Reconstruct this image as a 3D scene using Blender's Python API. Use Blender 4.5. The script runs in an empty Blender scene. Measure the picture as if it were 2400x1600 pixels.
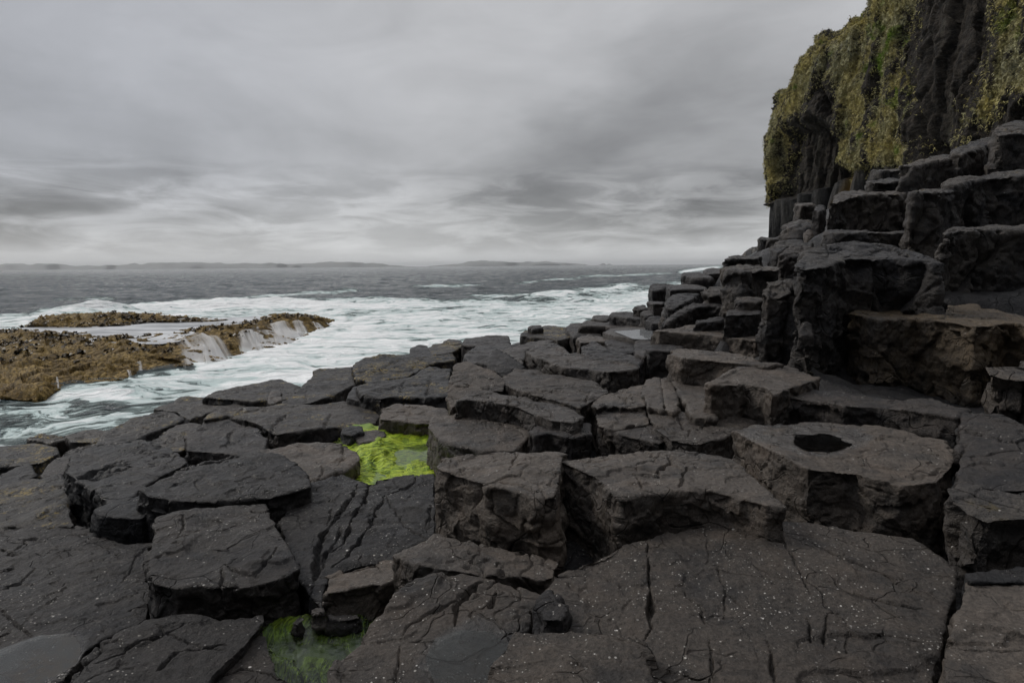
import bpy, bmesh, math, random
import numpy as np
from mathutils import Vector, Matrix
from mathutils.bvhtree import BVHTree

rng = np.random.default_rng(7)
random.seed(7)
SC = bpy.context.scene
COL = SC.collection

# ------------------------------------------------------------------ camera
CH = 4.2                                   # eye height above the sea
PITCH, ROLL, FPX = math.radians(6.75), math.radians(-0.47), 1500.0
cam_d = bpy.data.cameras.new('camera')
cam_d.sensor_width = 36.0
cam_d.lens = 36.0 * FPX / 2400.0
cam_d.clip_start, cam_d.clip_end = 0.05, 60000.0
cam = bpy.data.objects.new('camera', cam_d)
COL.objects.link(cam)
CM = Matrix.Translation((0, 0, CH)) @ Matrix.Rotation(math.pi / 2 - PITCH, 4, 'X') @ Matrix.Rotation(ROLL, 4, 'Z')
cam.matrix_world = CM
SC.camera = cam
RM = np.array(CM.to_3x3())

# ------------------------------------------------------------------ exposure
SC.view_settings.view_transform = 'Standard'
SC.view_settings.look = 'None'
SC.view_settings.exposure = 0.0
SC.view_settings.gamma = 1.0
SC.view_settings.use_curve_mapping = False
SC.render.engine = 'CYCLES'
SC.cycles.use_denoising = True
SC.cycles.max_bounces = 6
SC.cycles.transparent_max_bounces = 12

# ------------------------------------------------------------------ node helper
class NT:
    def __init__(s, tree):
        s.t = tree; s.n = tree.nodes; s.l = tree.links
    def new(s, kind, **props):
        n = s.n.new(kind)
        for k, v in props.items():
            setattr(n, k, v)
        return n
    def put(s, sock, v):
        if isinstance(v, bpy.types.NodeSocket):
            s.l.new(v, sock)
        elif v is not None:
            sock.default_value = v
    def math(s, op, a, b=None, c=None, clamp=False):
        n = s.new('ShaderNodeMath', operation=op, use_clamp=clamp)
        s.put(n.inputs[0], a); s.put(n.inputs[1], b)
        if c is not None: s.put(n.inputs[2], c)
        return n.outputs[0]
    def vmath(s, op, a, b=None):
        n = s.new('ShaderNodeVectorMath', operation=op)
        s.put(n.inputs[0], a)
        if b is not None: s.put(n.inputs[1], b)
        return n.outputs[0]
    def mix(s, f, a, b, mode='MIX'):
        n = s.new('ShaderNodeMix', data_type='RGBA', blend_type=mode)
        s.put(n.inputs[0], f); s.put(n.inputs[6], a); s.put(n.inputs[7], b)
        return n.outputs[2]
    def noise(s, vec, scale, detail=4, rough=0.55, dist=0.0):
        n = s.new('ShaderNodeTexNoise')
        if vec is not None: s.l.new(vec, n.inputs['Vector'])
        n.inputs['Scale'].default_value = scale
        n.inputs['Detail'].default_value = detail
        n.inputs['Roughness'].default_value = rough
        n.inputs['Distortion'].default_value = dist
        return n.outputs[0]
    def voro(s, vec, scale, feature='F1', out='Distance', rand=1.0):
        n = s.new('ShaderNodeTexVoronoi', feature=feature)
        if vec is not None: s.l.new(vec, n.inputs['Vector'])
        n.inputs['Scale'].default_value = scale
        n.inputs['Randomness'].default_value = rand
        return n.outputs[out]
    def step(s, v, lo, hi, a=0.0, b=1.0):
        n = s.new('ShaderNodeMapRange', interpolation_type='SMOOTHSTEP')
        s.put(n.inputs[0], v)
        for i, q in enumerate((lo, hi, a, b)):
            s.put(n.inputs[1 + i], q)
        return n.outputs[0]
    def mapping(s, vec, scale=(1, 1, 1), rot=(0, 0, 0), loc=(0, 0, 0)):
        n = s.new('ShaderNodeMapping')
        s.l.new(vec, n.inputs[0])
        n.inputs['Location'].default_value = loc
        n.inputs['Rotation'].default_value = rot
        n.inputs['Scale'].default_value = scale
        return n.outputs[0]
    def sep(s, vec):
        n = s.new('ShaderNodeSeparateXYZ'); s.l.new(vec, n.inputs[0]); return n.outputs
    def bump(s, h, strength, dist, normal=None):
        n = s.new('ShaderNodeBump')
        n.inputs['Strength'].default_value = strength
        n.inputs['Distance'].default_value = dist
        s.l.new(h, n.inputs['Height'])
        if normal is not None: s.l.new(normal, n.inputs['Normal'])
        return n.outputs[0]

def rgb(r, g, b): return (r, g, b, 1.0)

# ------------------------------------------------------------------ world: overcast sky
HAZE = 0.00007
SUN_AZ, SUN_EL = math.radians(-60), math.radians(40)      # to the left and a little ahead
world = bpy.data.worlds.new('World')
SC.world = world
world.use_nodes = True
W = NT(world.node_tree)
W.n.clear()
sky = W.new('ShaderNodeTexSky', sky_type='NISHITA')
sky.sun_disc = False
sky.sun_elevation = SUN_EL
sky.sun_rotation = SUN_AZ
dirv = W.new('ShaderNodeTexCoord').outputs['Generated']
dirn = W.vmath('NORMALIZE', dirv)
dx, dy, dz = W.sep(dirn)
el = W.math('ARCSINE', dz)
az = W.math('ARCTAN2', dx, dy)
den = W.math('ADD', W.math('MAXIMUM', dz, 0.0), 0.10)
cx = W.math('DIVIDE', dx, den); cy = W.math('DIVIDE', dy, den)
cv = W.new('ShaderNodeCombineXYZ'); W.put(cv.inputs[0], cx); W.put(cv.inputs[1], cy)
plane = cv.outputs[0]
n_big = W.noise(W.mapping(plane, scale=(0.55, 0.30, 1), rot=(0, 0, math.radians(25)), loc=(3.1, 1.7, 0)), 1.0, 5, 0.5, 0.6)
n_mid = W.noise(W.mapping(plane, scale=(1.0, 0.8, 1), rot=(0, 0, math.radians(30)), loc=(7.3, 2.2, 0)), 1.6, 5, 0.55, 0.5)
ev = W.new('ShaderNodeCombineXYZ'); W.put(ev.inputs[0], az); W.put(ev.inputs[1], el)
n_bil = W.noise(W.mapping(ev.outputs[0], scale=(3.4, 8.5, 1), rot=(0, 0, math.radians(-9)), loc=(2, 3, 0)), 1.0, 7, 0.58, 0.7)
n_warp = W.noise(W.mapping(ev.outputs[0], scale=(3.0, 7.0, 1)), 1.0, 4, 0.55)
n_warp2 = W.noise(W.mapping(ev.outputs[0], scale=(3.0, 7.0, 1), loc=(5, 9, 0)), 1.0, 4, 0.55)
waz = W.math('ADD', az, W.math('MULTIPLY', W.math('SUBTRACT', n_warp, 0.5), 0.42))
wel = W.math('ADD', el, W.math('MULTIPLY', W.math('SUBTRACT', n_warp2, 0.5), 0.16))
def px_dir(x, y):
    v = RM @ np.array([(x - 1200) / FPX, (800 - y) / FPX, -1.0]); v /= np.linalg.norm(v)
    return math.atan2(v[0], v[1]), math.asin(v[2])
def blob(x, y, sx, sy, rot, amp):
    a0, e0 = px_dir(x, y)
    c, s_ = math.cos(rot), math.sin(rot)
    u = W.math('SUBTRACT', waz, a0); v = W.math('SUBTRACT', wel, e0)
    p = W.math('DIVIDE', W.math('ADD', W.math('MULTIPLY', u, c), W.math('MULTIPLY', v, -s_)), sx / FPX)
    q = W.math('DIVIDE', W.math('ADD', W.math('MULTIPLY', u, s_), W.math('MULTIPLY', v, c)), sy / FPX)
    r2 = W.math('ADD', W.math('MULTIPLY', p, p), W.math('MULTIPLY', q, q))
    return W.math('MULTIPLY', W.math('POWER', 2.718, W.math('MULTIPLY', r2, -1.0)), amp)
R_ = math.radians
tot = None
for b in [(1480, 280, 330, 120, R_(-22), -0.32), (1700, 470, 330, 60, R_(-8), -0.30), (1150, 430, 420, 45, R_(-10), -0.12),
          (1800, 330, 200, 130, R_(-30), -0.08),
          (60, 370, 330, 230, 0, -0.17), (500, 410, 300, 40, R_(-10), -0.09), (190, 488, 130, 24, R_(-8), -0.22),
          (500, 515, 120, 22, R_(-5), -0.16), (870, 545, 130, 14, 0, -0.06), (-20, 500, 60, 20, 0, -0.2),
          (900, 190, 420, 150, R_(-15), 0.07), (2050, 30, 260, 170, 0, 0.02), (600, 500, 900, 28, 0, 0.03),
          (330, 558, 260, 13, 0, 0.10), (1300, 545, 400, 16, 0, 0.05), (700, 478, 260, 14, R_(-4), 0.12)]:
    t = blob(*b)
    tot = t if tot is None else W.math('ADD', tot, t)
val = W.math('ADD', 0.465, W.math('MULTIPLY', tot, 0.62))
val = W.math('ADD', val, W.math('MULTIPLY', W.math('SUBTRACT', n_big, 0.5), 0.18))
val = W.math('ADD', val, W.math('MULTIPLY', W.math('SUBTRACT', n_mid, 0.5), 0.12))
val = W.math('ADD', val, W.math('MULTIPLY', W.math('SUBTRACT', n_bil, 0.5), 0.26))
n_low = W.noise(W.mapping(ev.outputs[0], scale=(7.0, 34.0, 1), rot=(0, 0, math.radians(-2.5)), loc=(1, 4, 0)), 1.0, 7, 0.6, 0.6)
lowband = W.math('MULTIPLY', W.step(el, 0.005, 0.03), W.step(el, 0.09, 0.17, 1.0, 0.0))
val = W.math('ADD', val, W.math('MULTIPLY', W.step(n_low, 0.38, 0.66, -0.10, 0.10), lowband))
val = W.math('ADD', val, W.step(el, 0.02, 0.13, 0.10, 0.0))
val = W.math('ADD', val, W.step(el, -0.005, 0.045, 0.14, 0.0))
# sky out of view, behind and right, dimmed to darken camera-facing rock sides
behind = W.math('ADD', W.math('MULTIPLY', dy, -0.96), W.math('MULTIPLY', dx, 0.28))
dk = W.math('MULTIPLY', W.step(behind, -0.25, 0.30), W.step(dz, 0.70, 0.92, 1.0, 0.0))
val = W.math('MULTIPLY', val, W.math('SUBTRACT', 1.0, W.math('MULTIPLY', dk, 0.93)))
val = W.math('MULTIPLY', val, W.step(dz, 0.45, 0.92, 1.0, 2.4))
low = W.step(el, -0.02, 0.16, 1.0, 0.0)
tint = W.mix(low, rgb(0.99, 0.997, 1.025), rgb(0.99, 1.005, 1.01))
left = W.step(az, -0.65, -0.05, 1.0, 0.0)
tint = W.mix(W.math('MULTIPLY', left, W.math('SUBTRACT', 1.0, low)), tint, rgb(0.965, 0.99, 1.06))
cloud = W.new('ShaderNodeVectorMath', operation='SCALE')
W.put(cloud.inputs[0], tint); W.put(cloud.inputs['Scale'], W.math('DIVIDE', val, 0.1))
skymix = W.mix(0.96, sky.outputs[0], cloud.outputs[0])
bg = W.new('ShaderNodeBackground')
W.put(bg.inputs[0], skymix)
bg.inputs[1].default_value = 0.1
wo = W.new('ShaderNodeOutputWorld')
W.l.new(bg.outputs[0], wo.inputs[0])

sun_d = bpy.data.lights.new('sun', 'SUN')
sun_d.energy = 1.5
sun_d.angle = math.radians(14)
sun_d.color = (1.0, 0.95, 0.88)
sun = bpy.data.objects.new('sun', sun_d)
COL.objects.link(sun)
sv = Vector((math.sin(SUN_AZ) * math.cos(SUN_EL), math.cos(SUN_AZ) * math.cos(SUN_EL), math.sin(SUN_EL)))
sun.rotation_euler = (-sv).to_track_quat('-Z', 'Y').to_euler()
sun.location = (-20, 5, 40)

# ------------------------------------------------------------------ projection
def rays(P):
    P = np.asarray(P, float)
    c = np.stack([(P[:, 0] - 1200) / FPX, (800 - P[:, 1]) / FPX, -np.ones(len(P))], 1)
    return c @ RM.T
def at_z(P, z):                        # pixels on a horizontal level
    r = rays(P); t = (z - CH) / np.minimum(r[:, 2], -1e-4)
    return np.array([0, 0, CH]) + r * t[:, None]
def at_d(P, D):                        # pixels at a distance ahead
    r = rays(P); t = np.asarray(D, float) / r[:, 1]
    return np.array([0, 0, CH]) + r * np.reshape(t, (-1, 1))
def to_px(V):
    c = (V - np.array([0, 0, CH])) @ RM
    w = np.maximum(-c[:, 2], 1e-3)
    return np.stack([1200 + FPX * c[:, 0] / w, 800 - FPX * c[:, 1] / w], 1)

# ------------------------------------------------------------------ numpy noise
def _h(ix, iy, iz, k):
    with np.errstate(over='ignore'):
        n = ix.astype(np.uint32) * np.uint32(374761393) + iy.astype(np.uint32) * np.uint32(668265263) + iz.astype(np.uint32) * np.uint32(2147483647) + np.uint32((k * 974634777) & 0xffffffff)
        n = (n ^ (n >> np.uint32(13))) * np.uint32(1274126177)
        n = (n ^ (n >> np.uint32(16))) * np.uint32(2246822519)
        n = n ^ (n >> np.uint32(13))
    return n.astype(np.float64) / 4294967295.0
def vn(p, k=0):                        # value noise, -1..1
    p = np.asarray(p, float); i = np.floor(p).astype(np.int64); f = p - i
    u = f * f * f * (f * (f * 6 - 15) + 10)
    r = 0
    for a in (0, 1):
        wa = u[:, 0] if a else 1 - u[:, 0]
        for b in (0, 1):
            wb = u[:, 1] if b else 1 - u[:, 1]
            for c in (0, 1):
                wc = u[:, 2] if c else 1 - u[:, 2]
                r = r + wa * wb * wc * _h(i[:, 0] + a, i[:, 1] + b, i[:, 2] + c, k)
    return r * 2 - 1
def fbm(p, octv=4, k=0, gain=0.5):
    p = np.asarray(p, float); a, s, t = 1.0, 0, 0
    for o in range(octv):
        s = s + a * vn(p + 17.3 * o, k + o); t += a; a *= gain; p = p * 2.03
    return s / t
def worley(p, k=0):
    p = np.asarray(p, float); i = np.floor(p).astype(np.int64)
    f1 = np.full(len(p), 9.0); f2 = np.full(len(p), 9.0); best = np.zeros((len(p), 3)); off = np.zeros((len(p), 3))
    for a in (-1, 0, 1):
        for b in (-1, 0, 1):
            for c in (-1, 0, 1):
                q = np.stack([i[:, 0] + a, i[:, 1] + b, i[:, 2] + c], 1)
                hx, hy, hz = (_h(q[:, 0], q[:, 1], q[:, 2], k + m) for m in (1, 2, 3))
                d = p - (q + np.stack([hx, hy, hz], 1)); dd = np.sqrt((d * d).sum(1))
                near = dd < f1
                f2 = np.where(near, f1, np.minimum(f2, dd))
                best[near] = np.stack([hy, hz, hx], 1)[near]; off[near] = d[near]
                f1 = np.where(near, dd, f1)
    return f1, f2, best, off
def smooth01(x, a, b):
    t = np.clip((x - a) / (b - a), 0, 1); return t * t * (3 - 2 * t)
def seg_dist(P, line):
    L = np.asarray(line, float); d = np.full(len(P), 1e9)
    for a, b in zip(L[:-1], L[1:]):
        ab = b - a; t = np.clip(((P - a) @ ab) / max(ab @ ab, 1e-9), 0, 1)
        d = np.minimum(d, np.linalg.norm(P - a - t[:, None] * ab, axis=1))
    return d
def seg_dist_t(P, line):                # distance and position 0..1 along the line
    L = np.asarray(line, float); d = np.full(len(P), 1e9); u = np.zeros(len(P))
    ln = np.linalg.norm(np.diff(L, axis=0), axis=1); tot_ = max(ln.sum(), 1e-6); acc = 0
    for a, b, l in zip(L[:-1], L[1:], ln):
        ab = b - a; t = np.clip(((P - a) @ ab) / max(ab @ ab, 1e-9), 0, 1)
        q = np.linalg.norm(P - a - t[:, None] * ab, axis=1); m_ = q < d
        d[m_] = q[m_]; u[m_] = ((acc + t * l) / tot_)[m_]; acc += l
    return d, u
def streak(P, line, wd):               # gaussian band that thins out at both ends
    d, u = seg_dist_t(P, line)
    return np.exp(-(d / wd) ** 2) * smooth01(u, 0.0, 0.22) * smooth01(u, 1.0, 0.78)
def inside(P, poly):
    Q = np.asarray(poly, float); x, y = P[:, 0], P[:, 1]; r = np.zeros(len(P), bool)
    for (x1, y1), (x2, y2) in zip(Q, np.roll(Q, -1, 0)):
        c = ((y1 > y) != (y2 > y)) & (x < (x2 - x1) * (y - y1) / (y2 - y1 + 1e-12) + x1)
        r ^= c
    return r
def poly_sd(P, poly):                  # positive inside
    Q = list(map(tuple, poly)); d = seg_dist(P, Q + [Q[0]])
    return np.where(inside(P, poly), d, -d)

# ------------------------------------------------------------------ mesh helpers
def mesh_np(name, V, F, smooth=True):
    m = bpy.data.meshes.new(name)
    V = np.ascontiguousarray(V, np.float32); F = np.ascontiguousarray(F, np.int32)
    k = F.shape[1]
    m.vertices.add(len(V)); m.vertices.foreach_set('co', V.ravel())
    m.loops.add(F.size); m.loops.foreach_set('vertex_index', F.ravel())
    m.polygons.add(len(F)); m.polygons.foreach_set('loop_start', np.arange(0, F.size, k, dtype=np.int32))
    m.polygons.foreach_set('loop_total', np.full(len(F), k, np.int32))
    m.update(calc_edges=True)
    m.polygons.foreach_set('use_smooth', np.full(len(F), smooth, bool))
    m.validate()
    return m
def link(name, mesh, mat, loc=(0, 0, 0), label=None, cat=None, group=None, kind=None, parent=None):
    o = bpy.data.objects.new(name, mesh); COL.objects.link(o); o.location = loc
    if mat is not None and not mesh.materials: mesh.materials.append(mat)
    if label: o['label'] = label
    if cat: o['category'] = cat
    if group: o['group'] = group
    if kind: o['kind'] = kind
    if parent: o.parent = parent
    return o
def attr(mesh, name, vals):
    a = mesh.attributes.new(name, 'FLOAT', 'POINT'); a.data.foreach_set('value', np.asarray(vals, np.float32))
def grid_faces(nu, nv):                # nu columns fastest
    i = np.arange((nu - 1) * (nv - 1)); r, c = i // (nu - 1), i % (nu - 1); a = r * nu + c
    return np.stack([a, a + 1, a + nu + 1, a + nu], 1)
def normals_of(V, F):
    n = np.zeros_like(V)
    fn = np.cross(V[F[:, 2]] - V[F[:, 0]], V[F[:, 3 if F.shape[1] > 3 else 1]] - V[F[:, 1 if F.shape[1] > 3 else 0]])
    for c in range(F.shape[1]):
        for j in range(3): n[:, j] += np.bincount(F[:, c], fn[:, j], len(V))
    return n / np.maximum(np.linalg.norm(n, axis=1, keepdims=True), 1e-12)
def catmull(A, t):                     # A: (n, ...) control rows, t in 0..n-1
    n = len(A); i = np.clip(np.floor(t).astype(int), 0, n - 2); f = (t - i).reshape((-1,) + (1,) * (A.ndim - 1))
    p0, p1, p2, p3 = A[np.clip(i - 1, 0, n - 1)], A[i], A[i + 1], A[np.clip(i + 2, 0, n - 1)]
    return 0.5 * (2 * p1 + (p2 - p0) * f + (2 * p0 - 5 * p1 + 4 * p2 - p3) * f ** 2 + (3 * p1 - p0 - 3 * p2 + p3) * f ** 3)
def loft(net, nu, nv, tv=None):        # net: rows x cols x 3
    net = np.asarray(net, float)
    tv = np.linspace(0, net.shape[0] - 1, nv) if tv is None else tv
    A = catmull(net, tv)                                   # nv x cols x 3
    B = catmull(np.swapaxes(A, 0, 1), np.linspace(0, net.shape[1] - 1, nu))   # nu x nv x 3
    return np.swapaxes(B, 0, 1).reshape(-1, 3), grid_faces(nu, len(tv))

# ------------------------------------------------------------------ materials
def mat_new(name):
    m = bpy.data.materials.new(name); m.use_nodes = True
    t = NT(m.node_tree); t.n.clear()
    out = t.new('ShaderNodeOutputMaterial')
    return m, t, out
def principled(t, out, **kw):
    p = t.new('ShaderNodeBsdfPrincipled')
    for k, v in kw.items(): t.put(p.inputs[k], v)
    t.l.new(p.outputs[0], out.inputs[0])
    return p
def pos(t): return t.new('ShaderNodeNewGeometry').outputs['Position']

def rock_mat(name, cool, warm, warm_amt=0.5, specks=0.5, lichen=0.0, lichen_col=(0.30, 0.22, 0.06), rough=0.42, scale=1.0, bump=0.034):
    m, t, out = mat_new(name)
    P = t.mapping(pos(t), scale=(scale,) * 3)
    N = t.sep(t.new('ShaderNodeNewGeometry').outputs['Normal'])
    n1 = t.noise(P, 1.7, 6, 0.6, 0.4); n2 = t.noise(P, 9.0, 7, 0.68); n3 = t.noise(P, 60.0, 3, 0.7)
    rust = t.step(t.noise(t.mapping(P, loc=(9, 2, 4)), 2.4, 6, 0.65, 0.6), 0.50, 0.66)
    f = t.step(t.math('ADD', t.math('MULTIPLY', n1, 0.65), t.math('MULTIPLY', n2, 0.35)), 0.52 - 0.16 * warm_amt - 0.05, 0.62 - 0.16 * warm_amt + 0.05)
    c = t.mix(f, rgb(*cool), rgb(*warm))
    c = t.mix(t.step(n2, 0.35, 0.75, 0.0, 0.55), c, t.mix(0.5, c, rgb(warm[0] * 1.5, warm[1] * 1.45, warm[2] * 1.4)))
    c = t.mix(t.step(n3, 0.38, 0.58, 0.45, 0.0), c, rgb(cool[0] * 0.35, cool[1] * 0.35, cool[2] * 0.35))
    stain = t.noise(t.mapping(P, loc=(4, 8, 1)), 3.1, 5, 0.6, 0.8)
    c = t.mix(t.step(stain, 0.56, 0.70, 0.0, 0.6), c, rgb(cool[0] * 0.55, cool[1] * 0.58, cool[2] * 0.62))
    c = t.mix(t.math('MULTIPLY', rust, 0.30 * warm_amt + 0.05), c, rgb(warm[0] * 1.45, warm[1] * 1.28, warm[2] * 1.12))
    oi = t.new('ShaderNodeObjectInfo').outputs['Random']
    c = t.mix(1.0, c, t.mix(oi, rgb(0.72, 0.73, 0.76), rgb(1.18, 1.13, 1.08)), 'MULTIPLY')
    up = t.step(N[2], 0.25, 0.75)
    if lichen > 0:
        lm = t.noise(t.mapping(P, loc=(2, 3, 9)), 2.6, 5, 0.6)
        lf = t.noise(P, 28.0, 3, 0.7)
        k = t.math('MULTIPLY', t.step(lm, 0.62 - 0.2 * lichen, 0.74 - 0.2 * lichen), t.step(lf, 0.5, 0.6))
        k = t.math('MULTIPLY', k, t.step(N[2], -0.1, 0.5, 0.25, 1.0))
        c = t.mix(t.math('MULTIPLY', k, 0.9), c, rgb(*lichen_col))
    for sc_, thr, seed, k_ in ((24.0, 0.13, 3.0, 0.62), (46.0, 0.17, 7.0, 0.60), (85.0, 0.23, 11.0, 0.58)):
        vn_ = t.new('ShaderNodeTexVoronoi', feature='F1')
        t.l.new(t.mapping(P, loc=(seed, 0, 0), scale=(1, 1, 1.6)), vn_.inputs['Vector']); vn_.inputs['Scale'].default_value = sc_
        cr = t.new('ShaderNodeSeparateColor'); t.l.new(vn_.outputs['Color'], cr.inputs[0])
        pick = t.step(cr.outputs[0], k_ + 0.33 - 0.45 * specks, k_ + 0.36 - 0.45 * specks)
        size = t.math('MULTIPLY', cr.outputs[1], thr * 1.3)
        dot = t.math('LESS_THAN', vn_.outputs['Distance'], size)
        patch = t.step(t.noise(t.mapping(P, loc=(seed, 7, 1)), 2.2, 6, 0.75), 0.47, 0.57)
        k = t.math('MULTIPLY', t.math('MULTIPLY', dot, pick), t.math('MULTIPLY', patch, up))
        c = t.mix(k, c, t.mix(cr.outputs[2], rgb(0.36, 0.34, 0.30), rgb(0.55, 0.53, 0.50)))
    wet = t.new('ShaderNodeAttribute'); wet.attribute_name = 'wet'; wet = wet.outputs['Fac']
    wn_ = t.math('MULTIPLY', wet, t.step(t.noise(P, 7.0, 4, 0.6), 0.32, 0.5))
    c = t.mix(wn_, c, t.mix(1.0, c, rgb(0.55, 0.57, 0.60), 'MULTIPLY'))
    rg = t.math('SUBTRACT', t.step(n2, 0.3, 0.7, rough + 0.08, rough - 0.14), t.step(stain, 0.56, 0.70, 0.0, 0.16))
    rg = t.math('ADD', t.math('MULTIPLY', rg, t.math('SUBTRACT', 1.0, wn_)), t.math('MULTIPLY', wn_, 0.22))
    p = principled(t, out, **{'Base Color': c, 'Roughness': rg, 'Specular IOR Level': t.step(wn_, 0.0, 1.0, 0.17, 0.6)})
    # fine relief: grain, pitting, hairline joints
    w = t.mapping(P, scale=(1, 1, 1))
    warp = t.new('ShaderNodeVectorMath', operation='ADD'); t.l.new(w, warp.inputs[0])
    wn = t.new('ShaderNodeTexNoise'); t.l.new(w, wn.inputs['Vector']); wn.inputs['Scale'].default_value = 3.0
    sc = t.new('ShaderNodeVectorMath', operation='SCALE'); t.l.new(wn.outputs['Color'], sc.inputs[0]); sc.inputs['Scale'].default_value = 0.35
    t.l.new(sc.outputs[0], warp.inputs[1])
    ve = t.voro(warp.outputs[0], 3.6, 'DISTANCE_TO_EDGE')
    cm = t.step(t.noise(P, 2.2, 2, 0.5), 0.46, 0.60)
    crack = t.math('MULTIPLY', t.step(ve, 0.0, 0.022, 1.0, 0.0), cm)
    lam = t.noise(t.mapping(P, scale=(2.5, 2.5, 9.0), rot=(0.25, 0.15, 0)), 2.0, 5, 0.65, 0.5)
    steep = t.step(N[2], 0.35, 0.8, 1.0, 0.15)
    hgt = t.math('ADD', t.math('MULTIPLY', n2, 0.9), t.math('MULTIPLY', t.noise(P, 34.0, 5, 0.75), 0.5))
    hgt = t.math('ADD', hgt, t.math('MULTIPLY', t.math('MULTIPLY', lam, steep), 0.45))
    hgt = t.math('SUBTRACT', hgt, t.math('MULTIPLY', crack, 0.55))
    t.l.new(t.bump(hgt, 0.9, bump), p.inputs['Normal'])
    return m

M = {
    'dark':  rock_mat('basalt_dark', (0.026, 0.026, 0.028), (0.052, 0.047, 0.044), 0.5, 0.45),
    'brown': rock_mat('basalt_weathered', (0.044, 0.042, 0.041), (0.100, 0.088, 0.077), 0.75, 0.55),
    'speck': rock_mat('basalt_barnacled', (0.036, 0.034, 0.033), (0.076, 0.066, 0.057), 0.6, 0.95),
    'sdark': rock_mat('basalt_barnacled_dark', (0.018, 0.018, 0.020), (0.036, 0.033, 0.031), 0.5, 0.85),
    'wet':   rock_mat('basalt_wet', (0.021, 0.022, 0.024), (0.036, 0.035, 0.036), 0.4, 0.40, rough=0.42),
    'shore': rock_mat('basalt_shore', (0.025, 0.025, 0.027), (0.050, 0.046, 0.042), 0.5, 0.75, lichen=0.35, lichen_col=(0.33, 0.25, 0.09)),
    'gold':  rock_mat('basalt_golden_lichen', (0.025, 0.025, 0.027), (0.050, 0.046, 0.041), 0.5, 0.6, lichen=0.75, lichen_col=(0.30, 0.22, 0.065)),
    'wall':  rock_mat('basalt_wall', (0.046, 0.046, 0.049), (0.085, 0.077, 0.068), 0.45, 0.15, lichen=0.12, lichen_col=(0.12, 0.09, 0.03), scale=0.6, bump=0.06),
    'tawny': rock_mat('basalt_tawny', (0.055, 0.050, 0.045), (0.10, 0.080, 0.056), 0.7, 0.2, lichen=0.6, lichen_col=(0.125, 0.092, 0.048), scale=0.7, bump=0.045),
}

# ------------------------------------------------------------------ basalt blocks
ROCKS = []
def rock(name, label, poly, h=None, D=None, drop=0.5, tx=0.0, ty=0.0, mat='dark', rnd=0.045, rough=1.0, cracks=(), carve=None, flare=1.03, cat='rock', group='basalt blocks of the causeway'):
    ROCKS.append(dict(name=name, label=label, poly=poly, h=h, D=D, drop=drop, tx=tx, ty=ty, mat=mat, rnd=rnd, rough=rough, cracks=cracks, carve=carve, flare=flare, cat=cat, group=group))

BB, SL, BO, CO = 'basalt_block', 'rock_slab', 'boulder', 'basalt_column'
# --- foreground
rock(SL, 'broad speckled brown slab filling the bottom right corner, split by long cracks',
     [(1279,1380),(1296,1349),(1358,1322),(1403,1298),(1465,1273),(1516,1263),(1600,1240),(1738,1225),(1841,1229),(1962,1239),(2048,1253),(2137,1268),(2190,1305),(2238,1345),(2234,1390),(2206,1490),(2185,1600),(2168,1740),(1420,1740),(1440,1500),(1400,1490),(1330,1480),(1300,1440)],
     h=1.30, drop=0.35, mat='speck', rnd=0.035, cracks=[
     ([(1516,1263),(1520,1330),(1526,1390),(1519,1440),(1524,1480),(1510,1500)], 9, .06), ([(1524,1385),(1530,1430),(1520,1475)], 12, .05),
     ([(1903,1280),(1944,1304),(1996,1325),(2030,1339),(2082,1363),(2168,1411)], 6, .03), ([(1824,1246),(1841,1287),(1872,1342),(1900,1404)], 5, .022),
     ([(1652,1232),(1659,1301),(1657,1325),(1683,1335),(1700,1390),(1696,1449)], 5, .022), ([(2003,1394),(2048,1411),(2110,1428),(2165,1432)], 6, .028),
     ([(1893,1452),(1898,1521)], 6, .03), ([(1927,1444),(1968,1449)], 5, .02), ([(1937,1446),(1930,1528)], 6, .03), ([(1796,1514),(1810,1559),(1817,1640)], 9, .04),
     ([(1662,1500),(1669,1600)], 6, .025), ([(1989,1487),(1980,1542)], 4, .02), ([(1989,1487),(2016,1497),(2180,1520)], 4, .018), ([(1605,1395),(1640,1430),(1655,1470)], 5, .02), ([(1700,1400),(1750,1430)], 4, .018)])
rock(SL, 'low slab corner at the bottom edge with a square back rim',
     [(1206,1477),(1300,1474),(1440,1485),(1500,1500),(1525,1600),(1540,1740),(1120,1740),(1148,1600),(1155,1549),(1182,1518)],
     h=1.22, drop=0.4, mat='speck', rnd=0.03, cracks=[([(1555,1520),(1545,1600)], 12, .05)])
rock(SL, 'flat dull brown slab in the bottom right corner beyond the long black crevice',
     [(2271,1366),(2400,1369),(2540,1373),(2540,1740),(2185,1740),(2212,1570),(2230,1504),(2256,1392)], h=1.22, drop=0.45, mat='brown', rnd=0.03, cracks=[([(2230,1518),(2400,1525)],4,.02)])
rock(SL, 'thin dark ledge behind the bottom right corner slab, under the right-hand block',
     [(2265,1350),(2330,1336),(2540,1340),(2540,1372),(2400,1368),(2272,1366)], h=1.20, drop=0.4, mat='wet', rnd=0.03)
rock(BB, 'dark block with a bulging face on the right edge above the corner slab',
     [(2218,1148),(2245,1136),(2420,1150),(2540,1150),(2540,1225),(2400,1212),(2316,1214),(2262,1198),(2230,1172)], h=1.07, drop=0.4, mat='wall', rnd=0.05)
rock(SL, 'tall sloping slab on the right edge beside the deep vertical crevice',
     [(2256,978),(2351,976),(2430,1015),(2540,1060),(2540,1155),(2400,1146),(2300,1142),(2250,1134),(2243,1100),(2251,1042)], h=1.06, drop=0.6, mat='dark', rnd=0.04, tx=0.05)
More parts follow.
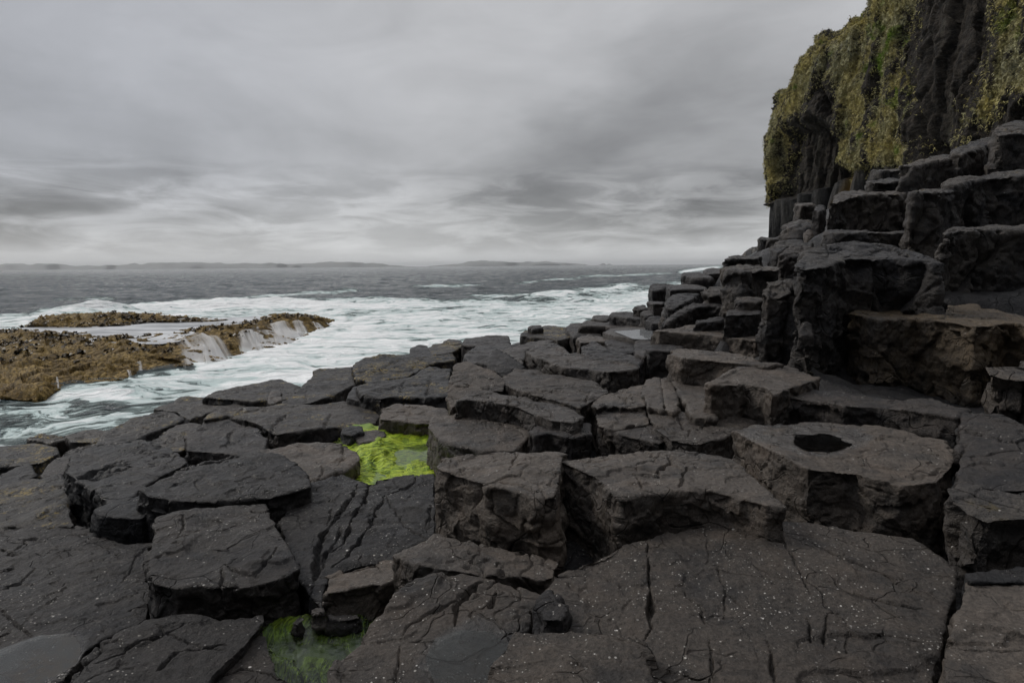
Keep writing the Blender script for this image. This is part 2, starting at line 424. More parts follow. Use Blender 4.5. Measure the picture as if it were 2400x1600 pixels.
rock(BB, 'large block with a dark rain pool and grey wet patch on its top',
     [(1722,1012),(1755,997),(1820,989),(1910,987),(2013,996),(2117,1015),(2203,1035),(2238,1065),(2235,1090),(2200,1126),(2117,1136),(2048,1124),(1996,1107),(1893,1100),(1840,1075),(1780,1045)],
     h=1.15, drop=0.55, mat='brown', rnd=0.04, flare=1.05, carve=[([(1865,1017),(1920,1017),(1965,1028),(1998,1042),(1944,1053),(1900,1053),(1868,1040)], 1.144, 5)],
     cracks=[([(1905,1140),(2010,1135),(2100,1160)], 6, .02)])
rock(BB, 'big cracked block in the middle, its left face turned toward the viewer',
     [(1317,1084),(1367,1077),(1447,1068),(1500,1061),(1592,1058),(1690,1070),(1731,1098),(1772,1125),(1813,1163),(1838,1194),(1793,1188),(1738,1168),(1669,1154),(1600,1153),(1509,1157),(1460,1166),(1399,1120)],
     h=1.14, drop=0.5, mat='brown', rnd=0.032, ty=-0.03, flare=1.12, cracks=[([(1575,1079),(1560,1098),(1541,1114)], 8, .05), ([(1560,1075),(1590,1082)], 6, .03), ([(1541,1114),(1500,1117),(1484,1111)], 5, .025),
     ([(1484,1109),(1497,1133),(1504,1155)], 5, .03), ([(1614,1096),(1599,1124)], 7, .035), ([(1620,1120),(1627,1135)], 5, .02), ([(1599,1124),(1596,1150)], 8, .03)])
rock(BB, 'big square-faced block left of the middle one, standing right of the bright green pool',
     [(1019,1091),(1041,1074),(1096,1062),(1200,1064),(1320,1072),(1313,1112),(1303,1165),(1258,1168),(1213,1154),(1144,1144),(1127,1130),(1075,1113),(1027,1099)],
     h=1.12, drop=0.5, mat='brown', rnd=0.03, cracks=[([(1213,1069),(1196,1108)], 5, .03), ([(1134,1129),(1206,1136),(1261,1156)], 4, .025), ([(1265,1108),(1313,1112)], 5, .025), ([(1100,1095),(1080,1103)], 6, .02), ([(1215,1100),(1240,1095)], 6, .02)])
rock(SL, 'thin slab wedged under the square-faced block, with a hollowed brown top',
     [(924,1301),(945,1287),(1020,1250),(1100,1276),(1306,1318),(1300,1350),(1275,1358),(1213,1348),(1127,1350),(1041,1336),(993,1330),(948,1316)], h=1.37, drop=0.3, mat='brown', rnd=0.045)
rock(SL, 'brown foreground slab holding a shallow muddy puddle, bottom centre',
     [(951,1366),(1020,1353),(1082,1346),(1137,1353),(1196,1366),(1272,1388),(1262,1410),(1240,1440),(1232,1475),(1206,1480),(1182,1518),(1155,1549),(1151,1600),(1140,1740),(690,1740),(770,1590),(800,1542),(834,1504),(876,1459),(907,1428),(931,1387)],
     h=1.32, drop=0.45, mat='speck', rnd=0.04, carve=[([(1010,1540),(1030,1500),(1080,1488),(1150,1492),(1200,1520),(1190,1760),(1060,1760),(1050,1640),(1000,1580)], 1.325, 24)],
     cracks=[([(1131,1363),(1100,1385),(1082,1405),(1072,1432),(1066,1460)], 16, .05), ([(1103,1390),(1007,1428),(955,1459),(938,1494)], 6, .022), ([(938,1494),(930,1560),(920,1620)], 5, .02), ([(1165,1385),(1145,1420)], 14, .025), ([(1020,1492),(960,1500)], 5, .02)])
rock(BO, 'small pointed dark stone standing in the notch between the two bottom slabs',
     [(1266,1412),(1289,1390),(1310,1400),(1320,1428),(1318,1452),(1270,1452)], h=1.24, drop=0.22, mat='dark', rnd=0.012, rough=1.5, cat='stone')
rock(BB, 'brown wedge above the dim green pool, at the foot of the cracked slab',
     [(758,1392),(772,1350),(800,1335),(869,1315),(924,1315),(929,1354),(896,1367),(845,1378),(800,1386)], h=1.50, drop=0.3, mat='brown', rnd=0.03)
rock(SL, 'long slab split by black parallel cracks, sloping down from the bright green pool',
     [(655,1225),(690,1185),(730,1138),(800,1112),(850,1122),(872,1130),(880,1119),(940,1113),(1019,1111),(1020,1255),(945,1290),(924,1303),(920,1318),(869,1316),(800,1337),(772,1352),(758,1394),(755,1424),(730,1402),(704,1367),(673,1306)],
     h=1.56, drop=0.4, tx=0.06, mat='sdark', rnd=0.035, cracks=[([(867,1129),(856,1165),(845,1191),(800,1273),(752,1300),(735,1360),(728,1400)], 11, .07), ([(838,1132),(825,1175),(800,1205),(770,1235),(757,1250),(742,1300),(735,1340)], 10, .06),
     ([(903,1160),(880,1205),(865,1246),(830,1285),(807,1308),(775,1330)], 8, .05), ([(903,1163),(925,1195),(945,1235),(975,1255),(1000,1262)], 5, .025), ([(778,1194),(765,1230)], 6, .03), ([(903,1160),(950,1140),(985,1112)], 5, .025), ([(1010,1185),(1000,1240)], 5, .03), ([(800,1235),(770,1290),(755,1330)], 8, .04)])
rock(BB, 'square speckled block in the left foreground with a chipped front rim',
     [(365,1210),(448,1198),(585,1182),(616,1182),(647,1232),(685,1308),(696,1329),(654,1354),(585,1371),(517,1379),(465,1373),(413,1381),(363,1371),(358,1301)],
     h=1.45, drop=0.3, mat='sdark', rnd=0.03, cracks=[([(430,1211),(427,1239),(413,1263)], 5, .025), ([(523,1325),(558,1339),(596,1349),(637,1308),(650,1290)], 7, .03), ([(523,1335),(517,1378),(520,1420)], 6, .03), ([(590,1200),(640,1195)],5,.02)])
rock(BB, 'broad flat-topped block behind the square one, its rounded right end in shadow',
     [(327,1148),(378,1117),(450,1090),(571,1061),(663,1071),(719,1112),(727,1145),(653,1164),(531,1175),(408,1175),(347,1164)],
     h=1.47, drop=0.35, mat='sdark', rnd=0.05, cracks=[([(344,1118),(400,1110),(441,1098),(448,1085)], 8, .04), ([(448,1091),(510,1080),(578,1062)], 6, .035), ([(458,1122),(465,1150)], 4, .02), ([(440,1090),(440,1070),(410,1060)], 6, .03), ([(420,1128),(365,1150)],5,.025)])
rock(BB, 'dark block with stepped broken front on the left, beside the golden patches',
     [(151,1107),(168,1065),(225,1042),(330,1030),(400,1050),(440,1085),(378,1117),(327,1148),(300,1178),(262,1187),(215,1142),(185,1127)],
     h=1.62, drop=0.42, mat='wet', rnd=0.035, cracks=[([(183,1122),(220,1107),(293,1081)], 9, .06), ([(207,1127),(260,1106),(312,1089)], 7, .04), ([(330,1060),(420,1075)],5,.03)])
rock(BO, 'rounded dark lump under the stepped block, left foreground',
     [(222,1194),(255,1181),(300,1175),(345,1150),(362,1168),(366,1197),(330,1217),(270,1214),(232,1207)], h=1.62, drop=0.32, mat='wet', rnd=0.05, flare=1.12)
rock(SL, 'wide sloping slab in the bottom left corner, dotted with tiny pale limpets',
     [(-140,1240),(0,1239),(79,1237),(155,1230),(227,1230),(238,1260),(310,1279),(361,1282),(357,1350),(345,1458),(300,1476),(240,1502),(190,1532),(150,1590),(90,1760),(-160,1760)],
     h=1.70, ty=-0.06, tx=0.03, drop=0.3, mat='sdark', rnd=0.03, carve=[([(-60,1560),(0,1534),(90,1503),(172,1494),(192,1508),(176,1542),(152,1565),(60,1620),(-60,1640)], 1.665, 14)],
     cracks=[([(0,1432),(34,1459),(79,1490)], 7, .035), ([(0,1384),(52,1363),(83,1325)], 5, .025), ([(280,1370),(320,1310),(350,1290)], 5, .02), ([(20,1300),(60,1270),(110,1262)],5,.02), ([(0,1290),(40,1300)],10,.04)])
rock(SL, 'pale-dotted slab at the bottom edge between the grey puddle and the dim green pool',
     [(172,1600),(190,1540),(240,1506),(300,1476),(344,1461),(413,1449),(517,1447),(618,1437),(621,1456),(595,1480),(575,1508),(535,1545),(480,1600),(430,1740),(90,1740)],
     h=1.52, drop=0.35, mat='sdark', rnd=0.035, cracks=[([(220,1556),(344,1501),(430,1466)], 5, .025), ([(362,1473),(475,1515),(530,1520)], 5, .02), ([(400,1535),(450,1522),(530,1505)],7,.03), ([(370,1570),(420,1530)],8,.03)])
rock(BB, 'rough stone at the bottom edge on the left bank of the dim green pool',
     [(600,1484),(624,1486),(634,1520),(652,1570),(705,1600),(750,1740),(440,1740),(482,1605),(542,1550),(580,1515)], h=1.56, drop=0.35, mat='sdark', rnd=0.035, cracks=[([(500,1590),(560,1560),(640,1575)],9,.04)])
rock('pebble', 'small grey pebble on the far bank of the dim green pool', [(728,1427),(740,1423),(757,1425),(760,1436),(745,1440),(729,1437)], h=1.555, drop=0.07, mat='brown', rnd=0.02, group='stones round the dim pool', cat='stone')
rock('pebble', 'low dark stone on the far bank of the dim pool, right of the pebble', [(770,1444),(800,1440),(838,1440),(842,1450),(800,1456),(772,1452)], h=1.585, drop=0.06, mat='dark', rnd=0.02, group='stones round the dim pool', cat='stone')
rock('pebble', 'tilted dark stone left of the pebble on the bank of the dim pool', [(680,1460),(700,1442),(712,1440),(714,1450),(696,1464)], h=1.58, drop=0.06, mat='dark', rnd=0.02, group='stones round the dim pool', cat='stone')
# --- left side toward the sea
rock(SL, 'smooth sloping slab with golden lichen patches at the left edge',
     [(-120,1142),(0,1142),(70,1126),(105,1126),(140,1112),(158,1132),(166,1200),(172,1228),(79,1236),(0,1238),(-120,1240)], h=1.86, tx=0.10, drop=0.4, mat='gold', rnd=0.05)
rock(BB, 'block crusted with yellow lichen along its top at the left edge by the sea',
     [(-140,1052),(0,1044),(80,1038),(130,1047),(140,1060),(100,1083),(60,1090),(0,1094),(-140,1098)], h=2.15, drop=0.5, mat='gold', rnd=0.05)
rock(BB, 'narrow dark wedge below the yellow-crusted block at the left edge',
     [(-80,1124),(0,1114),(50,1092),(72,1090),(86,1112),(40,1134),(0,1142),(-80,1146)], h=2.02, drop=0.4, mat='wet', rnd=0.035)
rock(SL, 'smooth grey ramp between the yellow-crusted block and the stepped block',
     [(92,1112),(118,1085),(165,1050),(235,1038),(225,1050),(172,1064),(154,1104),(142,1120),(110,1128)], h=2.0, drop=0.4, mat='dark', rnd=0.05)
rock(BO, 'brown weedy boulder at the waterline near the left edge', [(65,1036),(95,1018),(150,1020),(165,1032),(120,1042)], h=2.55, drop=0.6, mat='gold', rnd=0.06, rough=2.2)
rock(BO, 'low black rock at the waterline right of the weedy boulder', [(152,1022),(190,1008),(225,1003),(270,1010),(288,1024),(220,1037),(165,1037)], h=2.5, drop=0.5, mat='shore', rnd=0.06)
rock(BB, 'long wedge pointing up the shore with a dark undercut front, left',
     [(225,1030),(248,1008),(310,981),(379,963),(413,966),(432,984),(379,1006),(330,1024),(262,1044),(215,1048)], h=2.3, drop=0.4, mat='shore', rnd=0.05)
rock(SL, 'low flat rock behind the long wedge, touching the white water',
     [(360,958),(380,949),(405,944),(450,945),(530,950),(600,944),(560,960),(490,968),(445,985),(430,978),(413,965)], h=2.45, drop=0.5, mat='shore', rnd=0.05)
rock(SL, 'thin black ledge lying on the channel edge under the dark hump', [(405,946),(413,937),(430,928),(516,932),(600,944),(560,955),(500,960),(440,956)], h=2.55, drop=0.5, mat='shore', rnd=0.05)
rock(BO, 'dark hump with a shadowed hollow front on the channel edge',
     [(475,930),(500,918),(560,903),(620,893),(660,890),(705,905),(718,915),(690,932),(640,938),(600,940),(540,936)], h=2.35, drop=0.5, mat='shore', rnd=0.06)
rock(BO, 'small upright brown stone in front of the dark hump', [(628,925),(640,910),(655,912),(662,935),(640,945),(626,942)], h=2.1, drop=0.4, mat='brown', rnd=0.03, cat='stone')
rock(SL, 'grey ramp rising from the weedy gully to the lichen-crusted knoll',
     [(655,948),(700,912),(737,880),(760,868),(826,864),(836,886),(864,893),(815,908),(772,930),(730,942),(690,948)], h=2.0, drop=0.35, mat='shore', rnd=0.05, cracks=[([(720,925),(715,938),(702,960)],5,.03)])
rock(BO, 'lichen-crusted knoll above the channel, left of the black boulder',
     [(826,862),(836,850),(860,838),(890,830),(955,830),(1062,829),(1066,848),(1007,855),(945,886),(917,888),(862,893),(834,886)], h=1.9, drop=0.5, mat='gold', rnd=0.07, rough=1.6, cracks=[([(880,880),(920,855),(950,840)],5,.04), ([(1000,835),(960,870)],5,.03)])
rock(BO, 'low lumps at the channel edge left of the lichen-crusted knoll', [(733,880),(742,868),(765,866),(800,862),(830,858),(838,868),(800,880),(750,886)], h=2.05, drop=0.5, mat='gold', rnd=0.05, rough=1.6)
rock(BO, 'black rounded boulder on the skyline of the white water', [(955,830),(962,816),(980,808),(1002,810),(1016,820),(1018,832),(985,836)], h=1.9, drop=0.5, mat='wet', rnd=0.06)
rock(BO, 'weedy yellow stone between the black boulder and the skyline slabs', [(1000,816),(1015,806),(1045,802),(1080,799),(1088,812),(1050,828),(1015,830)], h=1.88, drop=0.5, mat='gold', rnd=0.05)
rock(BO, 'small yellow-rimmed stone at the water beside the skyline slabs', [(1040,800),(1050,795),(1082,797),(1084,804),(1060,806)], h=1.86, drop=0.6, mat='gold', rnd=0.04)
rock(BB, 'row of squared dark slabs on the skyline above the channel', [(1082,806),(1088,793),(1115,789),(1150,786),(1192,788),(1198,803),(1160,806),(1110,809)], h=1.7, drop=0.5, mat='dark', rnd=0.05)
rock(BB, 'fractured block below the lichen-crusted knoll, facing the green pool',
     [(835,905),(862,893),(917,889),(960,880),(1007,858),(1056,866),(1054,925),(1000,932),(930,926),(890,932),(845,922)], h=1.62, drop=0.35, mat='shore', rnd=0.035, cracks=[([(945,890),(935,925)],6,.03), ([(1010,880),(1000,930)],6,.04), ([(880,915),(940,905),(1040,900)],5,.025)])
rock(BB, 'dark overhung block left of the fractured one', [(812,932),(828,906),(850,904),(905,912),(880,928),(845,938)], h=1.72, drop=0.4, mat='wet', rnd=0.03)
rock(BB, 'low rounded block on the far bank of the bright green pool',
     [(888,982),(897,958),(930,948),(985,950),(1040,958),(1058,970),(1030,990),(985,992),(940,986)], h=1.6, drop=0.35, mat='brown', rnd=0.05)
rock(SL, 'long cracked slab left of the bright green pool with a black undercut',
     [(478,987),(500,967),(560,957),(660,945),(740,950),(800,940),(868,945),(893,972),(880,990),(820,1000),(740,1005),(650,1019),(630,1011),(600,990),(540,976)],
     h=1.8, drop=0.35, mat='shore', rnd=0.035, cracks=[([(682,967),(645,993),(636,1014),(634,1040)], 7, .05), ([(777,971),(768,990),(758,1005)], 5, .03), ([(560,975),(600,960),(640,952)], 5, .03), ([(545,980),(570,960)],6,.03)])
rock(BB, 'smooth low block under the end of the long cracked slab', [(440,1020),(478,992),(540,987),(600,998),(627,1030),(620,1058),(560,1064),(500,1060),(440,1055)], h=1.84, drop=0.35, mat='dark', rnd=0.045, cracks=[([(550,1006),(540,1025),(532,1047)], 6, .04)])
rock(SL, 'cracked ramp between the stepped block and the long wedge by the shore', [(300,1058),(335,1040),(385,1012),(432,992),(475,992),(445,1045),(425,1060),(370,1062)], h=1.98, drop=0.4, mat='shore', rnd=0.04)
rock(SL, 'brown rounded slab sloping into the left bank of the bright green pool',
     [(575,1064),(640,1050),(690,1040),(740,1036),(800,1042),(838,1058),(845,1078),(800,1104),(735,1134),(722,1114),(668,1072)], h=1.62, drop=0.35, mat='brown', rnd=0.04, cracks=[([(800,1046),(805,1070),(795,1090)],6,.03), ([(760,1092),(745,1130)],6,.04)])
rock('pebble', 'flat smooth stone lying in the upper left of the bright green pool', [(832,1028),(850,1011),(880,1006),(903,1010),(905,1020),(880,1033),(845,1038)], h=1.70, drop=0.2, mat='brown', rnd=0.035, cat='stone', rough=0.6)
rock(BO, 'dark cubic stone wedged at the far left corner of the bright green pool', [(800,1003),(822,996),(850,998),(852,1012),(825,1022),(802,1018)], h=1.66, drop=0.35, mat='wet', rnd=0.03)
# --- centre
rock(BB, 'rounded block beside the bright green pool, its dark left face above the weed',
     [(1003,1002),(1012,979),(1041,970),(1110,970),(1179,984),(1246,1006),(1237,1030),(1205,1060),(1131,1060),(1075,1050),(1028,1030)], h=1.42, drop=0.55, mat='brown', rnd=0.06)
rock(BB, 'small dark block squeezed right of the rounded pool-side block', [(1238,1014),(1254,1001),(1289,1004),(1337,994),(1386,994),(1386,1020),(1340,1030),(1285,1018),(1255,1024)], h=1.33, drop=0.35, mat='dark', rnd=0.04)
rock(SL, 'low rubble strip behind the two middle blocks', [(1220,1064),(1280,1058),(1330,1068),(1300,1078),(1240,1080)], h=1.26, drop=0.3, mat='brown', rnd=0.03)
rock(BB, 'long loaf-shaped block with one vertical crack, upper centre', [(1070,944),(1093,922),(1127,916),(1196,928),(1282,939),(1337,959),(1370,979),(1345,995),(1292,988),(1213,955),(1144,944),(1093,939)], h=1.25, drop=0.4, mat='brown', rnd=0.05, cracks=[([(1193,928),(1192,950),(1195,985)], 6, .04), ([(1200,935),(1290,965),(1300,985)],5,.02)])
rock(SL, 'domed brown slab behind the loaf-shaped block', [(1180,886),(1203,866),(1248,865),(1317,879),(1385,890),(1430,914),(1384,942),(1361,958),(1299,937),(1213,917),(1182,900)], h=1.22, drop=0.4, mat='speck', rnd=0.06, cracks=[([(1380,915),(1375,935),(1362,950)],5,.03)])
rock(SL, 'slab leaning left with a steep smooth side, upper centre', [(1060,852),(1093,846),(1144,863),(1187,890),(1182,916),(1110,920),(1075,942),(1055,965),(1046,932)], D=(6.0, 7.3), drop=0.6, mat='brown', rnd=0.05)
rock(BB, 'large dark-faced block with a pale flat top, upper centre', [(1230,824),(1260,808),(1299,803),(1340,828),(1454,842),(1502,851),(1498,862),(1430,870),(1385,862),(1317,858),(1255,838)], h=1.13, drop=0.5, mat='brown', rnd=0.04, cracks=[([(1425,868),(1428,915)],7,.05)])
rock(BO, 'dark pyramid-shaped stone left of the large dark-faced block', [(1137,852),(1160,817),(1185,828),(1232,862),(1187,887),(1145,864)], D=(7.3, 8.1), drop=0.5, mat='wet', rnd=0.03)
rock(SL, 'sloping slab above the leaning one, just under the skyline slabs', [(1088,832),(1108,812),(1140,801),(1195,804),(1202,816),(1165,822),(1140,852),(1095,848)], h=1.36, drop=0.5, mat='dark', rnd=0.04)
rock(SL, 'broken brown slab below the speckled skyline rim', [(1170,820),(1210,812),(1240,804),(1300,795),(1292,804),(1234,822),(1225,852),(1192,832)], h=1.24, drop=0.4, mat='brown', rnd=0.04)
rock(SL, 'speckled yellow-rimmed slab on the skyline over the channel', [(1220,786),(1227,775),(1282,763),(1330,766),(1343,790),(1310,796),(1261,789)], h=1.36, drop=0.5, mat='gold', rnd=0.05)
rock(BO, 'small rounded boulder perched on the left end of the speckled skyline rim', [(1236,767),(1245,761),(1268,761),(1272,768),(1250,772)], D=(12.6, 13.2), drop=0.4, mat='dark', rnd=0.05)
rock(BO, 'peaked block right of the speckled skyline rim', [(1326,768),(1335,756),(1360,755),(1395,770),(1412,784),(1380,786),(1345,790)], D=(11.5, 13.5), drop=0.6, mat='dark', rnd=0.05)
rock(SL, 'flat brown slab left of the white rain pool', [(1352,793),(1380,783),(1420,790),(1445,796),(1440,804),(1400,800),(1358,804)], h=1.14, drop=0.4, mat='brown', rnd=0.04)
rock(BB, 'dark block in front of the white rain pool', [(1415,798),(1440,790),(1475,800),(1490,808),(1492,826),(1455,826),(1425,814)], h=1.13, drop=0.4, mat='dark', rnd=0.04)
rock(SL, 'sharp ridge slanting down in front of the white pool block', [(1363,812),(1388,797),(1420,812),(1480,835),(1510,845),(1500,857),(1450,848),(1400,842),(1368,838)], h=1.12, drop=0.5, mat='dark', rnd=0.03)
rock(BB, 'smooth block below the right end of the white rain pool', [(1487,802),(1530,796),(1560,802),(1545,815),(1510,838),(1490,830)], h=1.07, drop=0.45, mat='dark', rnd=0.04)
rock(BB, 'slab carrying the bright white rain pool near the skyline', [(1412,778),(1430,770),(1470,766),(1520,768),(1565,772),(1595,786),(1592,796),(1540,797),(1490,795),(1440,787)], h=1.05, drop=0.35, mat='brown', rnd=0.03, rough=0.45,
     carve=[([(1445,777),(1516,776),(1532,780),(1580,784),(1520,791),(1489,792)], 1.055, 3)])
rock(SL, 'speckled low ledge just behind the white rain pool', [(1430,773),(1465,764),(1513,763),(1514,774),(1450,777)], D=(10.9, 12.0), drop=0.4, mat='speck', rnd=0.03)
rock(BB, 'upright block with a smooth front in front of the white pool, centre right', [(1510,818),(1532,808),(1600,808),(1602,818),(1568,824),(1520,824)], h=1.0, drop=0.6, mat='dark', rnd=0.035)
rock(BB, 'loaf-shaped block with a shaded face beside the smooth upright one', [(1570,834),(1580,820),(1605,816),(1669,820),(1731,832),(1790,850),(1840,857),(1790,860),(1740,855),(1669,846),(1600,842)], h=0.93, drop=0.45, mat='brown', rnd=0.045)
rock(BB, 'long stepped block below the columns, right of the white pool', [(1526,774),(1560,769),(1600,766),(1664,766),(1720,768),(1775,770),(1785,783),(1775,797),(1745,794),(1669,784),(1600,779),(1545,778)], D=(7.2, 8.3), drop=0.5, mat='brown', rnd=0.04, cracks=[([(1760,790),(1755,825)],7,.05)])
rock(BB, 'wide block with a pale mossy top under the tall domed block', [(1652,903),(1703,878),(1731,863),(1785,858),(1841,858),(1882,870),(1926,882),(1893,896),(1858,906),(1813,924),(1793,906),(1745,898),(1669,906)], h=0.96, drop=0.4, mat='brown', rnd=0.04, flare=1.0)
rock(BB, 'very long low block running under the big tawny boulder', [(1803,930),(1827,911),(1893,911),(1962,918),(2082,934),(2185,936),(2275,963),(2240,984),(2151,966),(2048,950),(1979,950),(1910,938),(1841,930)], h=1.04, drop=0.4, mat='dark', rnd=0.05)
rock(SL, 'low hummock left of the cracked upright stones, centre', [(1386,948),(1389,936),(1420,920),(1465,907),(1510,902),(1516,952),(1480,958),(1420,952),(1399,958)], h=1.23, drop=0.4, mat='brown', rnd=0.05, cracks=[([(1440,922),(1460,940),(1475,950)],5,.03), ([(1480,925),(1480,950)],4,.02)])
rock(BB, 'left one of the upright stones split by black cracks', [(1504,908),(1518,892),(1538,886),(1546,888),(1556,950),(1555,964),(1518,956)], h=1.20, drop=0.4, mat='brown', rnd=0.025, flare=1.0)
rock(BB, 'narrow middle one of the cracked upright stones', [(1549,890),(1562,885),(1570,888),(1590,945),(1580,968),(1560,962)], h=1.2, drop=0.4, mat='brown', rnd=0.02, flare=1.0)
rock(BB, 'right one of the cracked upright stones with a broad sloping back', [(1566,880),(1600,869),(1650,880),(1690,882),(1652,905),(1660,950),(1680,982),(1625,977),(1606,945)], h=1.19, drop=0.4, mat='brown', rnd=0.03, flare=1.0)
rock(BB, 'ribbed block with frayed left corner, behind the big cracked middle block', [(1393,964),(1420,947),(1509,956),(1522,990),(1470,1000),(1430,1006),(1402,1000)], h=1.28, drop=0.5, mat='brown', rnd=0.035, rough=1.4)
rock(BB, 'low stone step in front of the ribbed block', [(1428,1006),(1470,998),(1520,994),(1555,1010),(1570,1030),(1545,1040),(1500,1030),(1450,1020)], h=1.31, drop=0.35, mat='dark', rnd=0.045)
rock(SL, 'brown saddle-shaped slab running from the ribbed block to the rain pool block', [(1514,957),(1545,960),(1625,976),(1700,980),(1825,986),(1755,998),(1722,1012),(1700,1026),(1640,1037),(1570,1028),(1528,1000)], h=1.25, drop=0.4, mat='speck', rnd=0.045, cracks=[([(1514,957),(1512,977),(1521,997),(1560,1005)], 9, .05), ([(1585,971),(1602,1001),(1619,1006),(1610,1020)], 6, .04), ([(1630,1003),(1650,1000)],6,.03), ([(1675,1015),(1715,1012)],5,.02)])
# --- right wall
rock(BO, 'tall block with a pale domed top under the cliff', [(1858,622),(1893,590),(1944,576),(2013,570),(2082,577),(2151,591),(2201,605),(2201,622),(2100,604),(2020,604),(1985,608),(1935,628),(1880,630)], D=(6.3, 7.6), drop=1.35, mat='wall', rnd=0.06, flare=1.0, cracks=[([(1938,582),(1965,580)],6,.05), ([(2040,590),(2090,583),(2140,600)],5,.04), ([(2080,620),(2078,700)],6,.04)])
rock(CO, 'narrow column at the left foot of the domed block', [(1868,770),(1885,755),(1905,760),(1908,790),(1870,795)], D=(6.1, 6.25), drop=0.5, mat='wall', rnd=0.04, flare=1.0)
rock(BO, 'massive tawny-stained boulder with a ragged flat top on the right', [(1990,735),(2000,727),(2060,722),(2137,718),(2213,716),(2289,718),(2400,742),(2540,765),(2540,785),(2375,757),(2287,764),(2237,757),(2192,752),(2150,747),(2127,747),(2103,748),(2061,750),(2020,742)], D=(5.25, 7.4), drop=0.85, mat='tawny', rnd=0.03, flare=1.0, cracks=[([(2000,790),(2080,840),(2120,900),(2200,955)],6,.04)])
rock(BB, 'dark block at the right edge below the tawny boulder', [(2307,860),(2320,853),(2400,850),(2540,850),(2540,905),(2400,888),(2350,882),(2315,875)], D=(4.5, 5.0), drop=0.6, mat='wall', rnd=0.05)
rock(CO, 'leaning column left of the tall domed block', [(1794,668),(1800,660),(1853,657),(1857,688),(1830,697),(1800,696),(1785,685)], D=(6.8, 7.1), drop=1.0, mat='wall', rnd=0.04, flare=1.1)
rock(BB, 'squared block left of the leaning column, with a flat top at the horizon', [(1697,632),(1705,624),(1748,620),(1827,621),(1830,631),(1780,634),(1740,636)], D=(8.5, 9.4), drop=0.75, mat='wall', rnd=0.05)
rock(BB, 'small step block in the corner under the squared block', [(1722,702),(1735,694),(1788,696),(1790,704),(1745,708)], D=(7.9, 8.2), drop=0.3, mat='wall', rnd=0.03)
rock(BB, 'rounded-shoulder block with a pale top in front of the small step block', [(1696,738),(1705,728),(1735,721),(1778,720),(1782,734),(1740,738)], D=(7.5, 8.1), drop=0.35, mat='dark', rnd=0.05)
rock(BO, 'dome-backed block below the skyline columns', [(1548,770),(1562,748),(1599,720),(1627,709),(1664,709),(1696,718),(1696,726),(1664,718),(1630,722),(1590,745)], D=(8.3, 9.3), drop=0.5, mat='dark', rnd=0.04)
rock(BB, 'pair of small low stones under the dome-backed block', [(1626,756),(1632,748),(1665,744),(1697,745),(1697,753),(1640,758)], D=(7.9, 8.1), drop=0.25, mat='dark', rnd=0.03)
rock(BB, 'dark block between the dome-backed block and the squared block', [(1640,685),(1668,674),(1697,676),(1700,694),(1660,696)], D=(9.2, 9.7), drop=0.4, mat='wall', rnd=0.04)
rock(SL, 'slanting slab with a pale top among the skyline columns', [(1556,708),(1575,693),(1605,689),(1640,690),(1620,704),(1578,724),(1560,722)], D=(9.4, 10.8), drop=0.5, mat='dark', rnd=0.03)
rock(BO, 'block with a rounded left shoulder against the white surf', [(1520,678),(1523,668),(1532,664),(1568,664),(1572,672),(1550,680),(1528,684)], D=(12.8, 13.6), drop=0.45, mat='dark', rnd=0.07)
rock(BB, 'low block right of the rounded-shoulder block', [(1562,672),(1570,667),(1600,666),(1655,671),(1660,678),(1610,678),(1570,680)], D=(11.4, 12.2), drop=0.4, mat='dark', rnd=0.04)
rock(BB, 'skyline block with a sloping right side above the rounded-shoulder block', [(1597,644),(1602,638),(1643,637),(1668,648),(1670,656),(1620,652)], D=(12.6, 13.6), drop=0.55, mat='dark', rnd=0.05)
rock(BB, 'thin layered block on the skyline left of the squared block', [(1645,634),(1655,629),(1697,630),(1700,640),(1662,642)], D=(13.6, 14.6), drop=0.5, mat='dark', rnd=0.04)
rock(BB, 'flat-topped block rising through the horizon line', [(1697,608),(1702,600),(1712,597),(1778,596),(1782,604),(1740,606)], D=(12.6, 13.6), drop=0.45, mat='wall', rnd=0.06)
rock(SL, 'distant dark ledge sloping up to the foot of the cliff', [(1690,624),(1738,598),(1762,584),(1790,576),(1850,570),(1850,625),(1740,628)], D=(36, 44), drop=2.0, mat='wall', rnd=0.2, rough=3)
rock(BB, 'small square block beside the surf under the rounded-shoulder block', [(1516,709),(1525,704),(1545,704),(1558,707),(1555,714),(1530,714)], D=(11.6, 12.2), drop=0.3, mat='dark', rnd=0.03)
rock(BB, 'smallest step block at the surf edge, left of the small square one', [(1486,720),(1492,714),(1514,714),(1518,722),(1500,724)], D=(12.2, 12.8), drop=0.3, mat='dark', rnd=0.03)
rock(BB, 'wide dark skyline block right of the low surf-edge slabs', [(1428,740),(1434,730),(1480,731),(1502,740),(1503,750),(1460,744)], D=(11.6, 13.0), drop=0.4, mat='dark', rnd=0.05)
rock(SL, 'thin slab on the surf edge left of the wide skyline block', [(1384,747),(1392,738),(1425,736),(1432,742),(1420,750)], D=(12.6, 13.6), drop=0.4, mat='dark', rnd=0.04)
rock(SL, 'long low rounded slab over the surf edge, behind the white pool', [(1358,764),(1366,754),(1390,748),(1440,750),(1478,762),(1470,772),(1420,764)], D=(11.4, 13.2), drop=0.5, mat='dark', rnd=0.06)
rock(BB, 'short upright block behind the white pool, left one of two', [(1500,738),(1506,730),(1532,730),(1534,740),(1512,744)], D=(10.9, 11.3), drop=0.35, mat='dark', rnd=0.03)
rock(BB, 'short upright block behind the white pool, right one of two', [(1512,750),(1522,742),(1548,741),(1560,746),(1555,756),(1528,756)], D=(10.0, 10.6), drop=0.35, mat='dark', rnd=0.035)
rock(BB, 'dark slab leaning between the right short upright and the slanting slab', [(1546,744),(1552,722),(1576,720),(1594,727),(1570,746)], D=(9.8, 10.8), drop=0.4, mat='wall', rnd=0.03)
